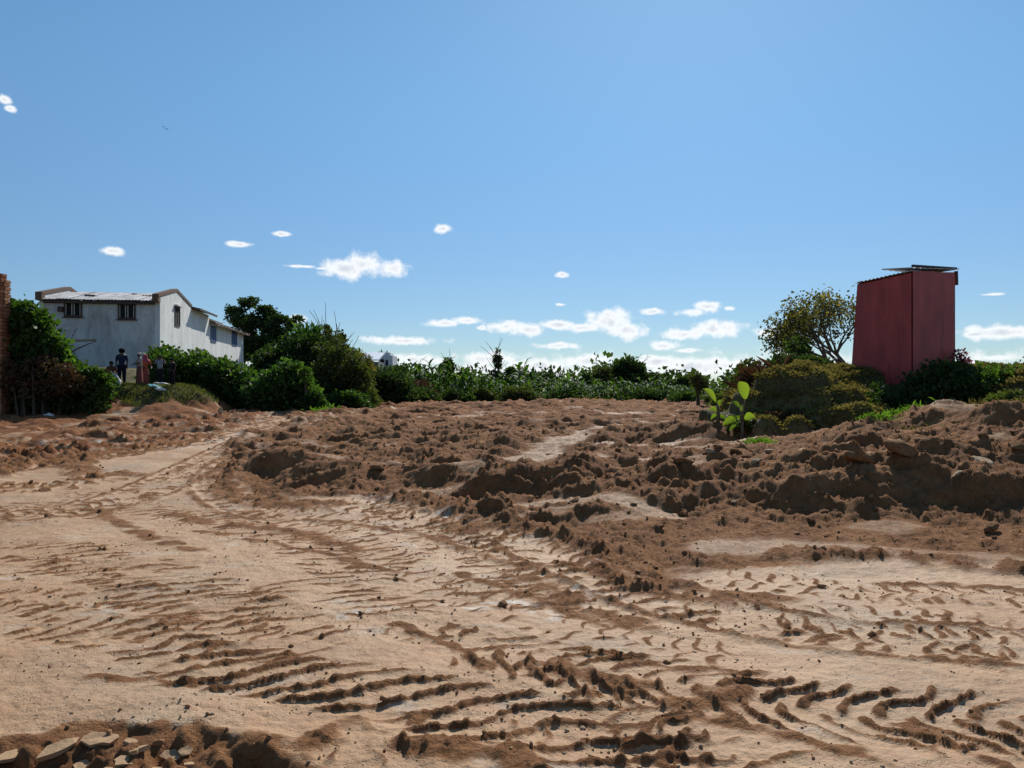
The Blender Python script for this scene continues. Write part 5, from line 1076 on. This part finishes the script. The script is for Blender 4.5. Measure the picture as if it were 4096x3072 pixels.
def person(label, x, y, Y, H, yaw, top, bottom, hair, armL, armR, skirt=False, head=None, crouch=False, scarf=None):
    """arm = (elbow offset from shoulder, hand offset from elbow) in units of H"""
    X = at(x, y, Y).x; bz = hz(X, Y); t = tag(empty('person', (X, Y, bz), yaw), label, 'person')
    h = lambda *v: Vector(v)*H
    dz = -.24 if crouch else 0; fw = -.10 if crouch else 0
    P = [h(0, 0, .53+dz), h(0, fw*.3, .62+dz), h(0, fw*.7, .74+dz), h(0, fw*1.1, .82+dz), h(0, fw*1.3, .855+dz), h(0, fw*1.5-.01, .90+dz), h(0, fw*1.5-.012, .955+dz)]
    rd = [.075, .068, .085, .06, .032, .052, .05]; E = [(0, 1), (1, 2), (2, 3), (3, 4), (4, 5), (5, 6)]
    def add(p, r, frm): P.append(p); rd.append(r); E.append((frm, len(P)-1)); return len(P)-1
    nose = add(P[5]+h(0, -.058, .005), .012, 5)
    hands = []
    for sgn, arm in ((-1, armL), (1, armR)):
        s_ = add(h(sgn*.105, fw*1.1, .80+dz), .036, 3); e = add(P[s_]+h(*arm[0]), .026, s_); w_ = add(P[e]+h(*arm[1]), .017, e)
        dd = (P[w_]-P[e]).normalized(); sd_ = dd.cross(Vector((0, 1, .2))).normalized(); pm = add(P[w_]+dd*.03*H, .017, w_)
        for k, (o_, ln) in enumerate(((-.015, .036), (-.005, .042), (.005, .040), (.015, .032))): add(P[pm]+sd_*o_*H+dd*ln*H, .0052, pm)
        add(P[w_]+sd_*-.026*H+dd*.03*H, .006, w_); hands.append(P[pm])
    for sgn in (-1, 1):
        hp_ = add(h(sgn*.055, 0, .50+dz), .058, 0)
        if crouch: kn_ = add(h(sgn*.09, -.2, .33), .04, hp_); an = add(h(sgn*.08, -.06, .045), .026, kn_)
        else: kn_ = add(h(sgn*.06, -.012, .28), .04, hp_); an = add(h(sgn*.062, .012, .045), .025, kn_)
        add(P[an]+h(0, -.09, -.025), .02, an)
    body = skin_mesh('body', P, E, [r*H for r in rd], SKIN, t)
    for sgn in (-1, 1): ball('ear', P[5]+h(sgn*.052, 0, 0), (.008*H, .012*H, .018*H), SKIN, t, 5)
    # shirt over torso and upper arms, as a slightly wider skin
    TP = [P[0], P[1], P[2], P[3]]; TR = [.09, .084, .098, .066]; TE = [(0, 1), (1, 2), (2, 3)]
    for sgn, arm in ((-1, armL), (1, armR)):
        TP.append(h(sgn*.105, fw*1.1, .80+dz)); TR.append(.046); a = len(TP)-1; TE.append((3, a)); TP.append(TP[a]+h(*arm[0])*.95); TR.append(.036); TE.append((a, a+1))
    skin_mesh('shirt', TP, TE, [r*H for r in TR], top, t)
    if skirt: lathe('skirt', [(.085*H, .58*H), (.10*H, .5*H), (.115*H, .3*H), (.13*H, .10*H)], bottom, t)
    else:
        TP = [P[0]]; TR = [.088]; TE = []
        for sgn in (-1, 1):
            b = len(TP); hip = h(sgn*.055, 0, .50+dz); kn_ = h(sgn*.09, -.2, .33) if crouch else h(sgn*.06, -.012, .28); an = h(sgn*.08, -.06, .08) if crouch else h(sgn*.062, .012, .08)
            TP += [hip, kn_, an]; TR += [.07, .053, .04]; TE += [(0, b), (b, b+1), (b+1, b+2)]
        skin_mesh('trousers', TP, TE, [r*H for r in TR], bottom, t)
    hc = P[5]+h(0, .012, .03)
    if scarf:
        ball('headscarf', hc, (.066*H, .072*H, .062*H), scarf, t); 
        lathe('scarf_drape', [(.06*H, .92*H+dz*H), (.075*H, .86*H+dz*H), (.11*H, .80*H+dz*H), (.10*H, .77*H+dz*H)], scarf, t, c=(0, fw*H))
    else: ball('hair' if head is None else 'hat', hc+h(0, .0, .012), tuple(v*H for v in (head or (.062, .066, .052))), hair, t)
    return t
BLK = cloth('black_hair', (.010, .009, .009))
AD = ((-.03, .01, -.16), (.0, -.05, -.13)); AD2 = ((.03, .01, -.16), (.0, -.05, -.13))
person('person in navy shirt and dark trousers with big dark hair standing on the knoll', 263, 835, 34.6, 1.62, .4, cloth('navy', (.03, .035, .08)), cloth('dark_blue', (.012, .016, .035)), BLK, AD, AD2, head=(.085, .085, .07))
person('woman in pale shawl and dusty red skirt with a white cap', 301, 838, 34.4, 1.52, -.9, cloth('shawl', (.38, .32, .27)), cloth('dusty_red', (.22, .07, .06)), cloth('white_cap', (.5, .47, .4)), ((-.06, -.05, -.13), (.08, -.09, -.02)), ((.06, -.05, -.13), (-.08, -.09, -.02)), skirt=True, head=(.06, .064, .04))
person('woman in coral dress with a pink headscarf beside the woman in the white cap', 314, 837, 35.0, 1.50, .8, cloth('orange_red', (.42, .11, .06)), cloth('coral', (.36, .10, .075)), BLK, ((-.05, -.02, -.14), (.06, -.08, -.05)), ((.06, -.02, -.15), (-.03, -.08, -.06)), skirt=True, scarf=cloth('pink_scarf', (.38, .07, .12)))
person('person in pale grey shirt raising both hands to the face before the vine hedge', 345, 834, 34.9, 1.42, .2, cloth('pale_grey', (.26, .28, .33)), cloth('charcoal', (.02, .02, .022)), BLK, ((-.07, -.05, -.11), (.06, -.09, .13)), ((.08, -.03, -.10), (-.06, -.08, .14)))
person('child in black clothes standing at the right end of the knoll', 372, 850, 33.2, 1.22, -.5, cloth('black', (.018, .018, .02)), cloth('black_trousers', (.014, .014, .016)), BLK, AD, AD2)
person('crouching person in dark red top holding a white sack', 240, 834, 34.4, 1.45, .5, cloth('maroon', (.15, .045, .035)), cloth('dark_cloth', (.03, .03, .034)), BLK, ((-.02, -.08, -.12), (.03, -.10, -.06)), ((.03, -.08, -.12), (-.03, -.10, -.06)), crouch=True)
# sacks and sheets
def sack(name, label, cat, x, y, Y, dims, rot, mat, seed):
    p = at(x, y, Y); q = np.random.default_rng(seed); bm = bmesh.new(); bmesh.ops.create_icosphere(bm, subdivisions=3, radius=1)
    off = q.uniform(0, 9, 3)
    for v in bm.verts:
        c = v.co; k = 1+.22*math.sin(c.x*4+off[0])*math.cos(c.y*5+off[1])+.12*math.sin(c.z*9+off[2]+c.x*5); v.co = Vector((c.x*dims[0]*k, c.y*dims[1]*k, c.z*dims[2]*k))
    me = bpy.data.meshes.new(name); bm.to_mesh(me); bm.free(); me.materials.append(mat); o = bpy.data.objects.new(name, me); C.objects.link(o)
    o.location = (p.x, Y, hz(p.x, Y)+dims[2]*.7 if cat != 'held sack' else p.z); o.rotation_euler = rot; return tag(o, label, cat)
WHT = simple('white_plastic', (.68, .68, .66), .5, .15, 8, .3, .4); TEAL = simple('teal_plastic', (.20, .52, .55), .5, .2, 8, .3, .4)
sack('white_sack', 'white sack in front of the crouching person', 'sack', 250, 832, 34.0, (.16, .14, .36), (.1, -.5, 0), WHT, 1)
sack('cloth_bundle', 'white cloth bundle lying between the person in grey and the child', 'bundle', 357, 836, 34.2, (.42, .16, .09), (0, .15, .1), WHT, 2)
sack('teal_sheet', 'pale turquoise plastic sheet on the grass slope', 'sheet', 336, 851, 33.0, (.32, .16, .05), (.1, .2, -.1), TEAL, 3)
sack('white_bag', 'crumpled white bag touching the turquoise sheet on the slope', 'bag', 348, 856, 32.7, (.2, .13, .07), (.1, .15, .2), WHT, 4)
sack('white_bag', 'white plastic bag on the red soil under the creeper at far left', 'bag', 104, 884, 29.4, (.2, .14, .12), (0, 0, .4), WHT, 5)
sack('white_stone', 'small whitish lump on the red soil below the right end of the knoll', 'stone', 476, 889, 31.0, (.09, .08, .17), (.1, .2, 0), CLODPALE, 6)
# bird
p = at(356, 277, 90); mb = MB(); mb.poly([(0, .14, 0), (.03, 0, .03), (0, -.16, 0), (-.03, 0, .03)]); mb.poly([(0, .14, 0), (-.03, 0, .03), (0, -.16, 0), (0, 0, -.04)]); mb.poly([(0, .14, 0), (0, 0, -.04), (0, -.16, 0), (.03, 0, .03)])
mb.poly([(.02, .06, .02), (.25, .03, .12), (.42, -.06, .05), (.03, -.05, .02)]); mb.poly([(-.02, .06, .02), (-.25, .03, .12), (-.42, -.06, .05), (-.03, -.05, .02)])
o = mb.build('bird', simple('bird_dark', (.03, .03, .03), .9)); o.location = p; o.rotation_euler = (.3, .4, .9); tag(o, 'tiny dark bird flying high above the house', 'bird')
